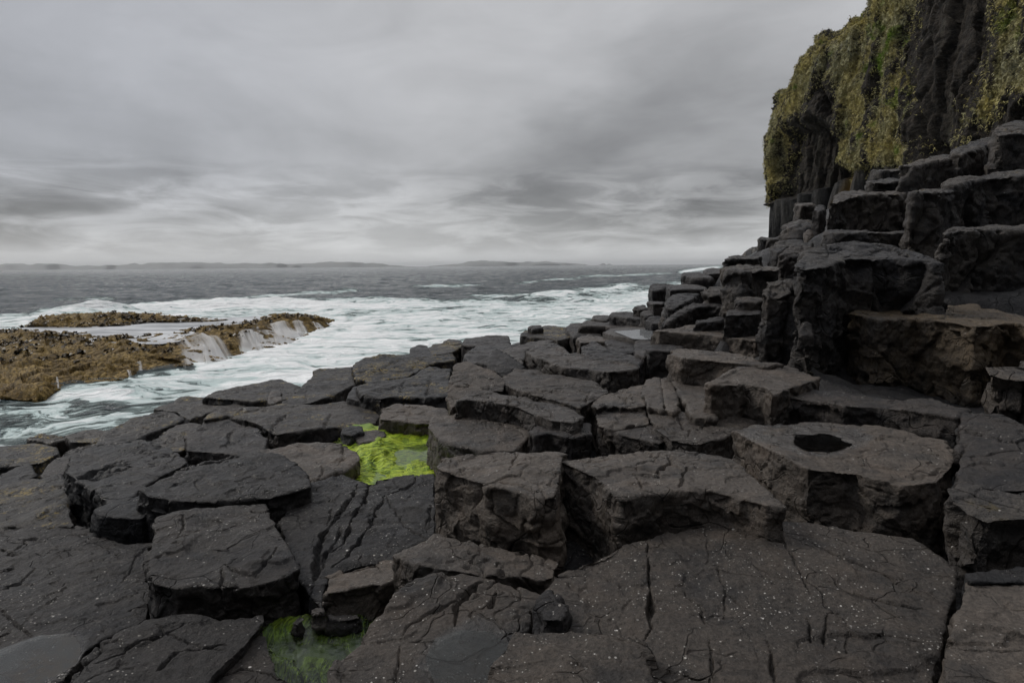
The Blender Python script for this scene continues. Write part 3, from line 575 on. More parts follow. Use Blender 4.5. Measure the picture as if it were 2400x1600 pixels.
rock(BB, 'tall dark block at the base of the cliff, left of the domed block top', [(1779,566),(1784,558),(1795,556),(1834,556),(1840,564),(1815,569)], D=(15.5, 16.5), drop=0.7, mat='wall', rnd=0.07)
rock(BO, 'round-topped block right of the tall dark one at the cliff base', [(1808,582),(1825,567),(1865,560),(1882,561),(1882,574),(1845,576),(1822,590)], D=(13, 14), drop=0.6, mat='wall', rnd=0.06)
rock(BO, 'jagged brown crag just behind the left end of the domed block', [(1826,602),(1850,577),(1888,569),(1906,570),(1900,590),(1862,606)], D=(10.4, 11.2), drop=0.5, mat='dark', rnd=0.03, rough=1.8)
rock(CO, 'slim standing pillar in front of the fluted cliff foot', [(1904,491),(1912,482),(1930,481),(1936,488),(1922,494)], D=(13.4, 13.9), drop=1.0, mat='dark', rnd=0.05)
rock(BB, 'dark block left of the slim standing pillar', [(1862,490),(1872,479),(1905,477),(1908,490),(1880,497)], D=(15.4, 16.2), drop=0.9, mat='wall', rnd=0.06)
rock(BO, 'rubble heap below the dark block beside the slim pillar', [(1838,548),(1850,535),(1875,522),(1900,520),(1906,548),(1870,560)], D=(14.2, 15.2), drop=0.6, mat='wall', rnd=0.04, rough=2.0)
rock(BO, 'small brown stone between the rubble heap and the slim pillar', [(1884,548),(1890,536),(1903,535),(1906,550),(1892,556)], D=(12.9, 13.3), drop=0.5, mat='brown', rnd=0.04, cat='stone')
rock(BO, 'big dark block with a ragged sloping shoulder right of the slim pillar', [(1944,515),(1950,480),(1962,462),(1990,450),(2040,447),(2110,449),(2132,456),(2105,466),(2045,474),(2000,484),(1968,510)], D=(11.0, 12.0), drop=0.9, mat='wall', rnd=0.05, cracks=[([(1950,545),(2120,545)],6,.06)])
rock(BB, 'low dark course of rock under the ragged-shouldered block', [(1940,550),(1950,541),(2000,540),(2125,545),(2125,556),(2020,560),(1952,558)], D=(9.6, 10.2), drop=0.5, mat='wall', rnd=0.05)
rock(CO, 'thick square column behind the domed block with a pale flat top', [(2124,456),(2145,446),(2232,446),(2238,454),(2200,460),(2140,460)], D=(9.2, 10.0), drop=1.2, mat='wall', rnd=0.04, flare=1.0)
rock(BO, 'great angular block with a peaked top at the right edge', [(2218,480),(2240,441),(2300,425),(2340,405),(2390,398),(2540,398),(2540,450),(2400,432),(2330,443),(2280,458),(2238,484)], D=(9.8, 11.0), drop=1.0, mat='wall', rnd=0.05)
rock(BO, 'broad block with a lumpy shoulder below the great angular one', [(2204,565),(2240,541),(2270,533),(2400,531),(2540,531),(2540,552),(2400,552),(2300,554),(2250,560),(2215,576)], D=(7.8, 8.8), drop=0.95, mat='wall', rnd=0.05)
rock(BO, 'sloping block above the thick square column', [(2110,432),(2135,405),(2180,378),(2215,360),(2255,360),(2255,382),(2190,405),(2150,434)], D=(12.2, 13.4), drop=0.7, mat='wall', rnd=0.05)
rock(BO, 'steep dark slab under the mossy cliff, left of the topmost right-edge boulder', [(2232,405),(2250,372),(2290,337),(2332,320),(2352,328),(2332,362),(2282,402),(2250,424)], D=(12.6, 14.2), drop=0.8, mat='wall', rnd=0.05)
rock(BO, 'topmost dark boulder at the right edge under the cliff', [(2328,350),(2345,316),(2380,291),(2450,280),(2540,280),(2540,360),(2380,364),(2340,374)], D=(12.0, 13.4), drop=1.0, mat='wall', rnd=0.06)
rock(BB, 'thin dark ledge where the grass of the cliff ends', [(2042,406),(2056,396),(2120,395),(2128,404),(2070,414)], D=(17, 18), drop=1.0, mat='wall', rnd=0.08)
rock(BO, 'lumpy dark boulder between the thin ledge and the ragged-shouldered block', [(2030,440),(2050,425),(2090,417),(2120,425),(2118,445),(2050,452)], D=(13.4, 14.4), drop=0.6, mat='wall', rnd=0.06)
WET = [(1740,1012),(1790,996),(1860,992),(1940,994),(2010,1005),(2045,1025),(2030,1045),(1960,1062),(1890,1062),(1820,1050),(1765,1032)]


TOPS = []                                          # (x, y, z) of block tops, for the bed below
tmp = []
for r in ROCKS:
    P = np.array(r['poly'], float)
    if r['D'] and P[:, 1].mean() < 562 and r['mat'] == 'wall':        # tops above eye level are hardly seen
        P[:, 1] = P[:, 1].min() + (P[:, 1] - P[:, 1].min()) * (0.42 if P[:, 1].std() > 14 else 0.30); r['rnd'] = min(r['rnd'], 0.03); r['flare'] = 1.12
    if r['D']:
        y0, y1 = P[:, 1].min(), P[:, 1].max()
        iv = 1 / r['D'][1] + (1 / r['D'][0] - 1 / r['D'][1]) * (P[:, 1] - y0) / max(y1 - y0, 1e-6)
        V = at_d(P, 1 / iv)
    else:
        c0 = at_z(P.mean(0)[None], CH - r['h'])[0]
        nrm = np.array([-r['tx'], -r['ty'], 1.0])
        rr = rays(P); t_ = (nrm @ (c0 - np.array([0, 0, CH]))) / (rr @ nrm)
        V = np.array([0, 0, CH]) + rr * t_[:, None]
    r['top'] = V
    d = V[:, 1].mean(); r['dist'] = d
    base = V.mean(0); zb = V[:, 2].min() - r['drop']
    r['loc'] = (base[0], base[1], zb)
    c = V.mean(0)
    bm = bmesh.new()
    up = [bm.verts.new(v - np.array(r['loc'])) for v in V]
    B = V.copy(); B[:, :2] = c[:2] + (V[:, :2] - c[:2]) * r['flare']; B[:, 2] = zb
    lo = [bm.verts.new(v - np.array(r['loc'])) for v in B]
    bm.faces.new(up); bm.faces.new(lo[::-1])
    n = len(up)
    for i in range(n):
        bm.faces.new((up[i], lo[i], lo[(i + 1) % n], up[(i + 1) % n]))
    bmesh.ops.triangulate(bm, faces=bm.faces[:])
    bmesh.ops.recalc_face_normals(bm, faces=bm.faces[:])
    me = bpy.data.meshes.new('tmp'); bm.to_mesh(me); bm.free()
    o = bpy.data.objects.new('tmp', me); COL.objects.link(o)
    vox = min(max((1.25 if d < 7 else 1.6) * max(d, 1.7) / 640.0, 0.0042), 0.06)
    r['vox'] = vox
    md = o.modifiers.new('r', 'REMESH'); md.mode = 'VOXEL'; md.voxel_size = vox
    sm = o.modifiers.new('s', 'SMOOTH'); sm.factor = 0.5
    sm.iterations = int(np.clip((r['rnd'] / vox) ** 2 * 0.28, 2, 40))
    tmp.append(o)
    for v in V: TOPS.append((v[0], v[1], v[2] - r['drop'] * 0.75))
    TOPS.append((c[0], c[1], c[2] - r['drop'] * 0.75))
bpy.context.view_layer.update()
dg = bpy.context.evaluated_depsgraph_get()
for r, o in zip(ROCKS, tmp):
    ev = o.evaluated_get(dg); me = ev.to_mesh()
    nv, nf = len(me.vertices), len(me.polygons)
    V = np.empty(nv * 3, np.float32); me.vertices.foreach_get('co', V); V = V.reshape(-1, 3).astype(float)
    F = np.empty(len(me.loops), np.int32); me.loops.foreach_get('vertex_index', F); F = F.reshape(-1, 4)
    ev.to_mesh_clear()
    G = V + np.array(r['loc'])
    Nn = normals_of(V, F)
    if np.einsum('ij,ij->i', Nn, V - V.mean(0)).mean() < 0: Nn = -Nn
    a = r['rough'] * (1.15 if r['mat'] in ('wall', 'tawny') else 1.0); fk = 1.9 if r['mat'] in ('wall', 'tawny') else 1.15; up = smooth01(Nn[:, 2], 0.3, 0.8); side = 1 - up
    sz = min(1.0, 0.25 + 0.08 * r['dist'])
    d = 0.030 * fbm(G * 2.6, 3, 5) + 0.016 * fbm(G * 8.0, 3, 15) * (0.6 + 0.9 * side)
    d += 0.006 * fbm(G * 26.0, 3, 25)
    g1, g2, gc, go = worley(G * 9.0 + 0.4 * np.stack([vn(G * 9, 31), vn(G * 9, 32), vn(G * 9, 33)], 1), 34)
    d += (0.016 * side + 0.004) * np.einsum('ij,ij->i', go, gc - 0.5)
    f1, f2, cid, off = worley(G * np.array([3.2, 3.2, 4.0]) + 0.55 * np.stack([vn(G * 4, 41), vn(G * 4, 42), vn(G * 4, 43)], 1) + 0.12 * np.stack([vn(G * 18, 44), vn(G * 18, 45), vn(G * 18, 46)], 1), 50)
    fac = np.einsum('ij,ij->i', off, cid - 0.5)
    d += fk * (0.036 * side + 0.016) * fac
    lam = fbm(np.column_stack([G[:, 0] * 3, G[:, 1] * 3, G[:, 2] * 9 + G[:, 0] * 1.5]), 4, 61)
    d += 0.014 * lam * side
    if r['mat'] == 'wall':                                  # upright columnar joints
        k1, k2, kc, ko = worley(np.column_stack([G[:, 0] * 1.5 + 0.15 * vn(G * 2, 111), G[:, 1] * 1.5 + 0.15 * vn(G * 2, 112), G[:, 2] * 0.35 + 0.3 * vn(G * 0.8, 113)]), 115)
        d += (0.13 * (kc[:, 0] - 0.5) - 0.07 * np.exp(-((k2 - k1) / 0.045) ** 2)) * (0.25 + 0.75 * side)
    edge = (f2 - f1); cm = smooth01(vn(G * 1.1, 71), 0.05, 0.5)
    d -= 0.022 * np.exp(-(edge / 0.035) ** 2) * cm
    # low broken strips on the tops, like thin flakes lifted off
    st = fbm(G * np.array([1.3, 1.3, 1.3]), 4, 81)
    d += 0.014 * smooth01(st, 0.02, 0.07) * up
    d *= a
    if r['cracks']:
        px = to_px(G); jit = np.stack([vn(G * 14, 91) + 0.5 * vn(G * 40, 93), vn(G * 14, 92) + 0.5 * vn(G * 40, 94)], 1) * 4.5
        for line, wd, dep in r['cracks']:
            ds, u_ = seg_dist_t(px + jit, line)
            vary = (0.62 + 0.55 * vn(G * 11, 95)) * np.minimum(1, 0.15 + 4 * np.minimum(u_, 1 - u_))
            d -= dep * np.clip(1 - ds / np.maximum(wd * 0.85 * vary, 1.0), 0, 1) ** 0.9
    G2 = G + Nn * d[:, None]
    if r['carve']:
        px = to_px(G)
        for poly, lev, edge_px in r['carve']:
            k = smooth01(poly_sd(px, poly) + edge_px * (0.9 * fbm(G * 5, 3, 96) + 0.5 * vn(G * 16, 97)), -edge_px, edge_px * 0.6) * up
            tgt = np.minimum(G2[:, 2], (CH - lev) - 0.016 + 0.008 * vn(G * 10, 99))
            G2[:, 2] = G2[:, 2] * (1 - k) + tgt * k
    wet = np.zeros(len(G))
    if r['carve']:
        for poly, lev, edge_px in r['carve']:
            wp = WET if lev == 1.144 else poly
            e = 14 if lev == 1.144 else edge_px * 2
            wet = np.maximum(wet, smooth01(poly_sd(to_px(G), wp) + e * 0.6 * fbm(G * 6, 3, 98), -e, e * 0.3) * up)
    COL.objects.unlink(o); bpy.data.objects.remove(o)
    mesh = mesh_np(r['name'], G2 - np.array(r['loc']), F)
    if r['carve']: attr(mesh, 'wet', wet)
    r['obj'] = link(r['name'], mesh, M[r['mat']], r['loc'], r['label'], r['cat'], r['group'], 'thing')

# ------------------------------------------------------------------ bed of rock below the blocks
SHORE = [(-300,1060),(0,1030),(150,1008),(250,985),(370,945),(480,915),(620,885),(735,862),(850,828),(960,805),(1080,785),(1225,760),(1360,742),(1480,715),(1520,660),(1600,632)]
Q = np.array(TOPS)
sea_pts = []
for x, y in SHORE:
    for dy in (14, 40):
        p = at_z(np.array([[x - dy * 0.8, max(y - dy, 640)]]), 0)[0]
        if p[1] < 60: sea_pts.append((p[0], p[1], -1.5))
for x, y, z in ((-14, 9, -1.5), (-10, 7, -0.8), (-8, 3.5, -0.3), (-12, 2, -1.0), (-18, 20, -2), (-6, 0, 0.6), (0, 0, 2.4), (5, 0, 3.0), (9, 3, 3.4), (14, 8, 5), (20, 20, 5), (24, 40, 4)):
    sea_pts.append((x, y, z))
ctrl = np.vstack([np.column_stack([Q[:, 0], Q[:, 1], Q[:, 2] - 0.06]), np.array(sea_pts)])
POOL1, POOL2 = CH - 1.75, CH - 1.63
POOL1_PX = [(825,1090),(835,1060),(825,1045),(838,1030),(870,1010),(905,1000),(1010,1000),(1030,1060),(1030,1125),(940,1130),(890,1140),(868,1130),(845,1108)]
POOL2_PX = [(610,1470),(660,1445),(760,1438),(850,1438),(890,1455),(860,1500),(800,1560),(760,1640),(690,1640),(620,1560),(600,1500)]
pool_c = [(POOL1_PX, POOL1), (POOL2_PX, POOL2)]
ctrl = np.vstack([ctrl] + [np.column_stack([at_z(np.array(p + [tuple(np.mean(p, 0))]), z)[:, :2], np.full(len(p) + 1, z - 0.22)]) for p, z in pool_c])
ang = np.radians(np.linspace(-75, 60, 330)); rad = np.geomspace(1.0, 55, 260)
A_, R2_ = np.meshgrid(ang, rad)
X = (R2_ * np.sin(A_)).ravel(); Y = (R2_ * np.cos(A_)).ravel() - 0.2
Z = np.zeros(len(X))
for s in range(0, len(X), 8000):
    dd = (X[s:s + 8000, None] - ctrl[None, :, 0]) ** 2 + (Y[s:s + 8000, None] - ctrl[None, :, 1]) ** 2 + 0.004
    w = dd ** -2.2
    Z[s:s + 8000] = (w * ctrl[None, :, 2]).sum(1) / w.sum(1)
G = np.column_stack([X, Y, Z])
LAND = [(-300,7.6),(0,8.0),(150,9.0),(250,9.4),(379,10.3),(470,12.6),(660,13.2),(760,13.0),(830,12.6),(890,14.0),(980,15.5),(1080,16.2),(1150,15.8),(1227,14.0),(1335,13.3),(1434,13.0),(1523,13.4),(1602,13.5),(1650,14.4),(1700,13.8),(1752,30.0),(1775,52.0)]
land = [((x - 1200) / FPX * D, D) for x, D in LAND] + [(60, 60), (60, -10), (-9, -10)]
o_ = np.maximum(-poly_sd(G[:, :2], land) + 0.35 + 0.35 * fbm(G * np.array([0.7, 0.7, 0]), 3, 307), 0)
G[:, 2] = np.where(o_ > 0, np.maximum(np.minimum(G[:, 2], 2.6 - 0.02 * G[:, 1]) - 1.3 * o_, -2.0), G[:, 2])
G[:, 2] += (0.10 + 0.010 * R2_.ravel()) * fbm(G * np.array([1.9, 1.9, 0.5]), 6, 301)
for pp, lev in pool_c:
    k = smooth01(poly_sd(to_px(G), pp), -6, 8) * (np.abs(G[:, 2] - lev) < 0.8)
    G[:, 2] = G[:, 2] * (1 - k) + np.minimum(G[:, 2], lev - 0.10 + 0.03 * vn(G * 5, 3)) * k
link('bedrock', mesh_np('bedrock', G, grid_faces(330, 260)), M['wet'], label='dark broken rock bed showing in the gaps between the basalt blocks', cat='bedrock', kind='structure')

# ------------------------------------------------------------------ sea
def foam_field(px, G):
    x, y = px[:, 0], px[:, 1]
    f = np.zeros(len(px))
    chan = [(-400,1010),(-100,950),(60,925),(160,905),(290,885),(440,868),(560,845),(620,822),(700,798),(800,752),(870,722),(1100,712),(1400,690),(1520,672),(1700,640),(1700,700),(1500,800),(1200,860),(900,930),(600,1000),(300,1080),(-400,1200)]
    d = poly_sd(px, chan); k = smooth01(d, -14, 20)
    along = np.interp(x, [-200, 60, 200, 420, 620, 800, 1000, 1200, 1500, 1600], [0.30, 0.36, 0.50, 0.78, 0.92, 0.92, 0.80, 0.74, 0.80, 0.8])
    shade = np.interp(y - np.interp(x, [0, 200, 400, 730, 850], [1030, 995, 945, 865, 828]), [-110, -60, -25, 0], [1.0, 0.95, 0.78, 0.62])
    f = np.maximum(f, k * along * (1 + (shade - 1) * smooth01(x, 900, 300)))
    f = np.maximum(f, 1.0 * np.exp(-(seg_dist(px, [(470,868),(560,848),(690,800),(760,775),(800,752)]) / 20) ** 2))
    back = [(-100,742,.5),(60,752,.75),(130,742,.85),(230,728,1.0),(330,721,1.0),(480,720,1.0),(640,716,1.15),(860,718,1.1),(1000,714,.85),(1180,712,.8)]
    for (x1, y1, a1), (x2, y2, a2) in zip(back[:-1], back[1:]):
        L = np.array([[x1, y1], [x2, y2]], float); t = np.clip((x - x1) / (x2 - x1), 0, 1)
        f = np.maximum(f, (a1 * (1 - t) + a2 * t) * np.exp(-(seg_dist(px, L) / np.interp(t, [0, 1], [11, 13])) ** 2) * 1.05)
    f = np.maximum(f, 0.72 * smooth01(poly_sd(px, [(-100,735),(60,742),(230,725),(480,722),(800,722),(840,745),(700,760),(500,800),(300,830),(-100,810)]), -6, 8))
    for line, wd, a in (([(540,705),(620,696),(720,688),(870,676)], 4.5, .62), ([(950,674),(1060,671),(1150,666)], 3.5, .55), ([(1180,668),(1300,655),(1400,650)], 2.5, .42),
                        ([(1330,648),(1440,646),(1600,640)], 2.5, .50), ([(1060,690),(1250,692),(1420,683)], 4, .55), ([(1200,700),(1380,686),(1520,668)], 10, .95), ([(1580,640),(1640,631),(1700,625)], 3.5, 1.1), ([(60,728),(200,722)], 3, .45), ([(100,700),(300,700)], 3, .3)):
        f = np.maximum(f, a * streak(px, line, wd))
    return f
ang = np.radians(np.concatenate([np.linspace(-95, -46, 60)[:-1], np.linspace(-46, 44, 820), np.linspace(44, 80, 40)[1:]])); NA = len(ang)
rad = np.concatenate([np.geomspace(5, 120, 430)[:-1], np.geomspace(120, 1600, 300)[:-1], np.geomspace(1600, 40000, 70)]); NR = len(rad)
A_, R2_ = np.meshgrid(ang, rad)
G = np.column_stack([(R2_ * np.sin(A_)).ravel(), (R2_ * np.cos(A_)).ravel(), np.zeros(NA * NR)])
rr = R2_.ravel(); px = to_px(G)
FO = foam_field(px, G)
near = smooth01(rr, 1500, 250)
h = np.zeros(len(G)); s = rr < 1600
g = G[s]
rot = np.column_stack([g[:, 0] * 0.87 - g[:, 1] * 0.5, g[:, 0] * 0.5 + g[:, 1] * 0.87, g[:, 2]])
h[s] = 0.42 * fbm(rot * np.array([0.06, 0.15, 1]), 3, 401) + 0.34 * fbm(rot * np.array([0.20, 0.50, 1]), 3, 411)
h *= near
ridge = np.zeros(len(G))
for line, wd, a in (([(-160,752),(20,748),(130,742),(250,729),(330,722),(480,716),(640,714),(860,718),(1020,712)], 7.5, 0.75), ([(1180,704),(1380,690),(1525,670)], 7, 0.5)):
    ridge = np.maximum(ridge, a * streak(px, line, wd))
h += ridge * (0.7 + 0.9 * np.abs(fbm(G * np.array([0.22, 0.22, 1]), 4, 421)))
cal = np.where(rr < 75, 0.55, 1.0)
G[:, 2] = h * cal + 0.05 * FO * fbm(G * np.array([0.9, 0.9, 1]), 3, 431) * (rr < 150)
m_sea = mesh_np('sea', G, grid_faces(NA, NR))
attr(m_sea, 'foam', FO)

def foam_color(t, P, foam, flow_rot):
    # swirled, stretched streaks as a slow shutter leaves them
    wn = t.new('ShaderNodeTexNoise'); t.l.new(P, wn.inputs['Vector']); wn.inputs['Scale'].default_value = 0.35; wn.inputs['Detail'].default_value = 3
    sc = t.new('ShaderNodeVectorMath', operation='SCALE'); t.l.new(wn.outputs['Color'], sc.inputs[0]); sc.inputs['Scale'].default_value = 4.2
    wp = t.vmath('ADD', P, sc.outputs[0])
    s1 = t.noise(t.mapping(wp, scale=(0.26, 0.85, 1), rot=(0, 0, flow_rot)), 1.0, 5, 0.55, 0.8)
    s2 = t.noise(t.mapping(wp, scale=(0.9, 3.2, 1), rot=(0, 0, flow_rot + 0.25)), 1.0, 4, 0.6, 0.5)
    s = t.math('ADD', t.math('MULTIPLY', s1, 0.78), t.math('MULTIPLY', s2, 0.22))
    v = t.math('ADD', t.math('MULTIPLY', foam, 0.62), t.math('MULTIPLY', t.math('SUBTRACT', s, 0.5), 2.3))
    return v, s
m, t, out = mat_new('sea_water')
P = pos(t)
fa = t.new('ShaderNodeAttribute'); fa.attribute_name = 'foam'
v, s = foam_color(t, P, fa.outputs['Fac'], math.radians(-32))
any_ = t.step(fa.outputs['Fac'], 0.05, 0.35)
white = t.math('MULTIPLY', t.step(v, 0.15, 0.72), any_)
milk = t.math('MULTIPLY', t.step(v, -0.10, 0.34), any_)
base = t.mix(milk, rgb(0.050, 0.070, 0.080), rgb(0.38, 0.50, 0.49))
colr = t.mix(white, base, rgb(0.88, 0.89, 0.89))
lp = t.new('ShaderNodeNewGeometry')
dist = t.new('ShaderNodeVectorMath', operation='LENGTH'); t.l.new(P, dist.inputs[0])
w1 = t.noise(t.mapping(P, scale=(0.10, 0.26, 1), rot=(0, 0, math.radians(-14))), 1.0, 6, 0.62, 0.4)
w2 = t.noise(t.mapping(P, scale=(0.55, 1.3, 1), rot=(0, 0, math.radians(20))), 1.0, 5, 0.6, 0.3)
hh = t.math('ADD', t.math('MULTIPLY', w1, 2.2), t.math('MULTIPLY', w2, 0.55))
hh = t.math('ADD', t.math('MULTIPLY', hh, t.step(milk, 0.0, 1.0, 1.0, 0.22)), t.math('MULTIPLY', v, 0.10))
p = principled(t, out, **{'Base Color': colr, 'Roughness': t.step(milk, 0, 1, 0.10, 0.7), 'IOR': 1.33, 'Specular IOR Level': t.step(white, 0, 1, 0.5, 0.15)})
t.l.new(t.bump(hh, 1.0, 2.0), p.inputs['Normal'])
link('sea', m_sea, m, label='grey open sea with white surf in the channel between reef and causeway', cat='sea', kind='structure')

# ------------------------------------------------------------------ reef
def reef_mat():
    m, t, out = mat_new('reef_weedy_rock')
    P = pos(t); N = t.sep(t.new('ShaderNodeNewGeometry').outputs['Normal'])
    n1 = t.noise(P, 0.8, 6, 0.65); n2 = t.noise(P, 5.0, 5, 0.7); n3 = t.noise(P, 2.2, 5, 0.7, 0.5)
    c = t.mix(t.step(n1, 0.38, 0.62), rgb(0.135, 0.084, 0.022), rgb(0.30, 0.205, 0.070))
    c = t.mix(t.step(n2, 0.40, 0.62, 0.75, 0.0), c, rgb(0.035, 0.024, 0.010))
    c = t.mix(t.step(n3, 0.60, 0.70, 0.0, 0.8), c, rgb(0.022, 0.016, 0.009))
    c = t.mix(t.math('MULTIPLY', t.step(n2, 0.55, 0.7), 0.5), c, rgb(0.38, 0.28, 0.12))
    p = principled(t, out, **{'Base Color': c, 'Roughness': 0.75, 'Specular IOR Level': 0.15})
    lay = t.noise(t.mapping(P, scale=(1.0, 1.0, 6.0), rot=(0.35, 0.2, 0)), 1.6, 5, 0.65)
    hgt = t.math('ADD', t.math('MULTIPLY', n2, 0.6), lay)
    t.l.new(t.bump(hgt, 0.7, 0.11), p.inputs['Normal'])
    return m
MR = reef_mat()
RZ = 0.68
def build_reef(name, label, rows, nu, nv, amp, k):
    net = [[at_z(np.array([[x, y]], float), z * RZ if z > 0 else z)[0] for x, y, z in row] for row in rows]
    V, F = loft(net, nu, nv)
    N = normals_of(V, F)
    if N[:, 2].mean() < 0: N = -N; F = F[:, ::-1]
    d = amp * fbm(V * 0.75, 5, k) + amp * 0.4 * fbm(V * 2.6, 4, k + 20)
    f1, f2, cid, off = worley(V * np.array([1.1, 1.1, 1.6]) + 0.3 * np.column_stack([vn(V * 1.5, k + 1), vn(V * 1.5, k + 2), vn(V * 1.5, k + 3)]), k)
    d += amp * 1.2 * np.einsum('ij,ij->i', off, cid - 0.5)
    f1, f2, cid, off = worley(V * 3.4, k + 9)
    d += amp * 0.20 * (0.55 - f1)
    d -= amp * 0.22 * np.exp(-((f2 - f1) / 0.07) ** 2)
    d -= 0.08 / 0.85 * (amp > 0)
    lay = np.mod((V[:, 0] * 0.28 + V[:, 1] * 0.16 + V[:, 2] * 2.2) + 0.35 * vn(V * 0.7, k + 31), 0.42) / 0.42
    d += amp * 0.9 * (lay - 0.5)
    V = V + N * d[:, None] * 0.85 + np.array([0, 0, 1]) * (d * 0.3)[:, None]
    o = link(name, mesh_np(name, V, F), MR, label=label, cat='reef')
    return o, V, F
reefs = []
reefs.append(build_reef('reef', 'near brown weed-covered reef with a steep dark end face, left edge', [
    [(-260,985,-.5),(-60,950,-.5),(0,940,-.5),(90,938,-.5),(140,922,-.5),(200,908,-.5),(290,902,-.5),(345,876,-.5),(430,874,-.5),(470,864,-.5)],
    [(-260,965,.0),(-60,934,.0),(0,930,.05),(90,930,.05),(135,915,.05),(200,902,.05),(290,894,.05),(345,868,.05),(428,864,.05),(450,858,.0)],
    [(-260,860,.85),(-60,845,.85),(0,842,.85),(85,845,.85),(130,862,.55),(200,868,.45),(290,862,.4),(340,846,.4),(415,848,.3),(445,853,.1)],
    [(-260,815,1.15),(-60,808,1.15),(0,805,1.15),(85,812,1.1),(140,825,.95),(200,830,.85),(290,832,.75),(340,828,.75),(405,836,.6),(440,849,.15)],
    [(-260,790,1.25),(-60,786,1.3),(0,782,1.3),(85,784,1.3),(150,790,1.2),(215,794,1.15),(290,796,1.05),(340,806,.95),(400,824,.75),(435,845,.15)],
    [(-260,778,1.0),(-60,776,1.0),(0,774,1.0),(85,776,1.0),(150,782,1.0),(215,785,.95),(290,788,.9),(340,798,.8),(395,815,.6),(430,842,.0)],
    [(-260,776,.4),(-60,774,.4),(0,772,.4),(85,774,.4),(150,780,.4),(215,783,.4),(290,786,.4),(340,794,.3),(390,811,.1),(425,840,-.4)]], 420, 260, 0.20, 500))
reefs.append(build_reef('reef', 'sloping brown reef draped with white cascades, ending in a point on the right', [
    [(300,905,-.5),(437,874,-.5),(510,860,-.5),(568,850,-.5),(622,830,-.5),(706,805,-.5),(757,778,-.5),(792,764,-.5)],
    [(303,888,.0),(437,866,.0),(510,850,.0),(568,842,.0),(620,822,.0),(706,796,.0),(757,770,.0),(790,759,.0)],
    [(305,850,.45),(430,838,.45),(505,828,.5),(560,816,.5),(612,795,.5),(695,772,.5),(750,758,.4),(788,756,.1)],
    [(308,815,.85),(415,805,.85),(495,795,.9),(558,785,.95),(605,770,.95),(685,752,.95),(740,748,.75),(786,753,.2)],
    [(310,796,1.0),(400,785,1.0),(488,770,1.1),(560,762,1.15),(625,746,1.2),(682,740,1.25),(735,742,1.0),(784,751,.25)],
    [(330,788,.85),(395,776,.9),(482,764,1.05),(558,756,1.05),(625,741,1.0),(682,737,1.1),(733,740,.85),(783,750,.2)],
    [(325,784,.3),(392,773,.3),(480,762,.3),(556,753,.3),(625,739,.3),(682,735,.3),(732,738,.2),(782,749,-.3)]], 420, 240, 0.17, 540))
reefs.append(build_reef('reef', 'far low reef ridge bristling with dark weed, just before the breaking wave', [
    [(30,780,.5),(80,774,.6),(170,772,.6),(280,768,.6),(345,760,.6),(420,758,.6),(505,756,.6),(540,754,.6)],
    [(40,771,.75),(80,768,.85),(170,767,.9),(280,764,.9),(345,757,.9),(420,755,.92),(500,753,.92),(530,752,.85)],
    [(55,765,.95),(88,757,1.25),(170,752,1.3),(280,748,1.3),(345,748,1.15),(420,750,1.05),(490,750,1.0),(525,751,.85)],
    [(60,762,.9),(95,748,1.4),(170,742,1.45),(280,738,1.55),(345,740,1.35),(420,745,1.05),(485,748,1.0),(522,750,.8)],
    [(70,760,.5),(100,744,.9),(170,738,1.0),(280,735,1.1),(345,737,1.0),(420,743,.8),(483,747,.6),(520,749,.5)],
    [(75,759,-.3),(105,743,-.2),(170,737,-.2),(280,734,-.2),(345,736,-.2),(420,742,-.2),(480,746,-.3),(518,748,-.3)]], 360, 170, 0.24, 580))
bv = [BVHTree.FromPolygons([tuple(v) for v in V], [tuple(f) for f in F]) for o, V, F in reefs]
def reef_z(x, y, lo=0.0):
    z = lo
    for b in bv:
        hit = b.ray_cast(Vector((x, y, 6)), Vector((0, 0, -1)))
        if hit[0] is not None: z = max(z, hit[0].z)
    return z
# water lying on the reef ledge
pool_poly = [(-200,792),(0,778),(60,766),(120,752),(300,744),(520,745),(700,737),(690,745),(600,752),(540,764),(480,774),(440,786),(420,800),(380,806),(330,806),(250,802),(100,798)]
b0 = at_z(np.array(pool_poly, float), 0.90 * RZ)
bm = bmesh.new(); bm.faces.new([bm.verts.new(v) for v in b0]); bmesh.ops.triangulate(bm, faces=bm.faces[:])
bmesh.ops.recalc_face_normals(bm, faces=bm.faces[:])
if sum(f.normal.z for f in bm.faces) < 0: bmesh.ops.reverse_faces(bm, faces=bm.faces[:])
me = bpy.data.meshes.new('ledge_water'); bm.to_mesh(me); bm.free()
m, t, out = mat_new('ledge_water')
P = pos(t)
n = t.noise(t.mapping(P, scale=(0.25, 1.2, 1)), 1.0, 5, 0.6, 0.5)
p = principled(t, out, **{'Base Color': t.mix(t.step(n, 0.40, 0.60), rgb(0.24, 0.25, 0.26), rgb(0.66, 0.67, 0.68)), 'Roughness': 0.35})
t.l.new(t.bump(n, 0.4, 0.2), p.inputs['Normal'])
link('ledge_water', me, m, label='thin sheet of pale water lying on the reef between its ridges', cat='water', kind='structure')

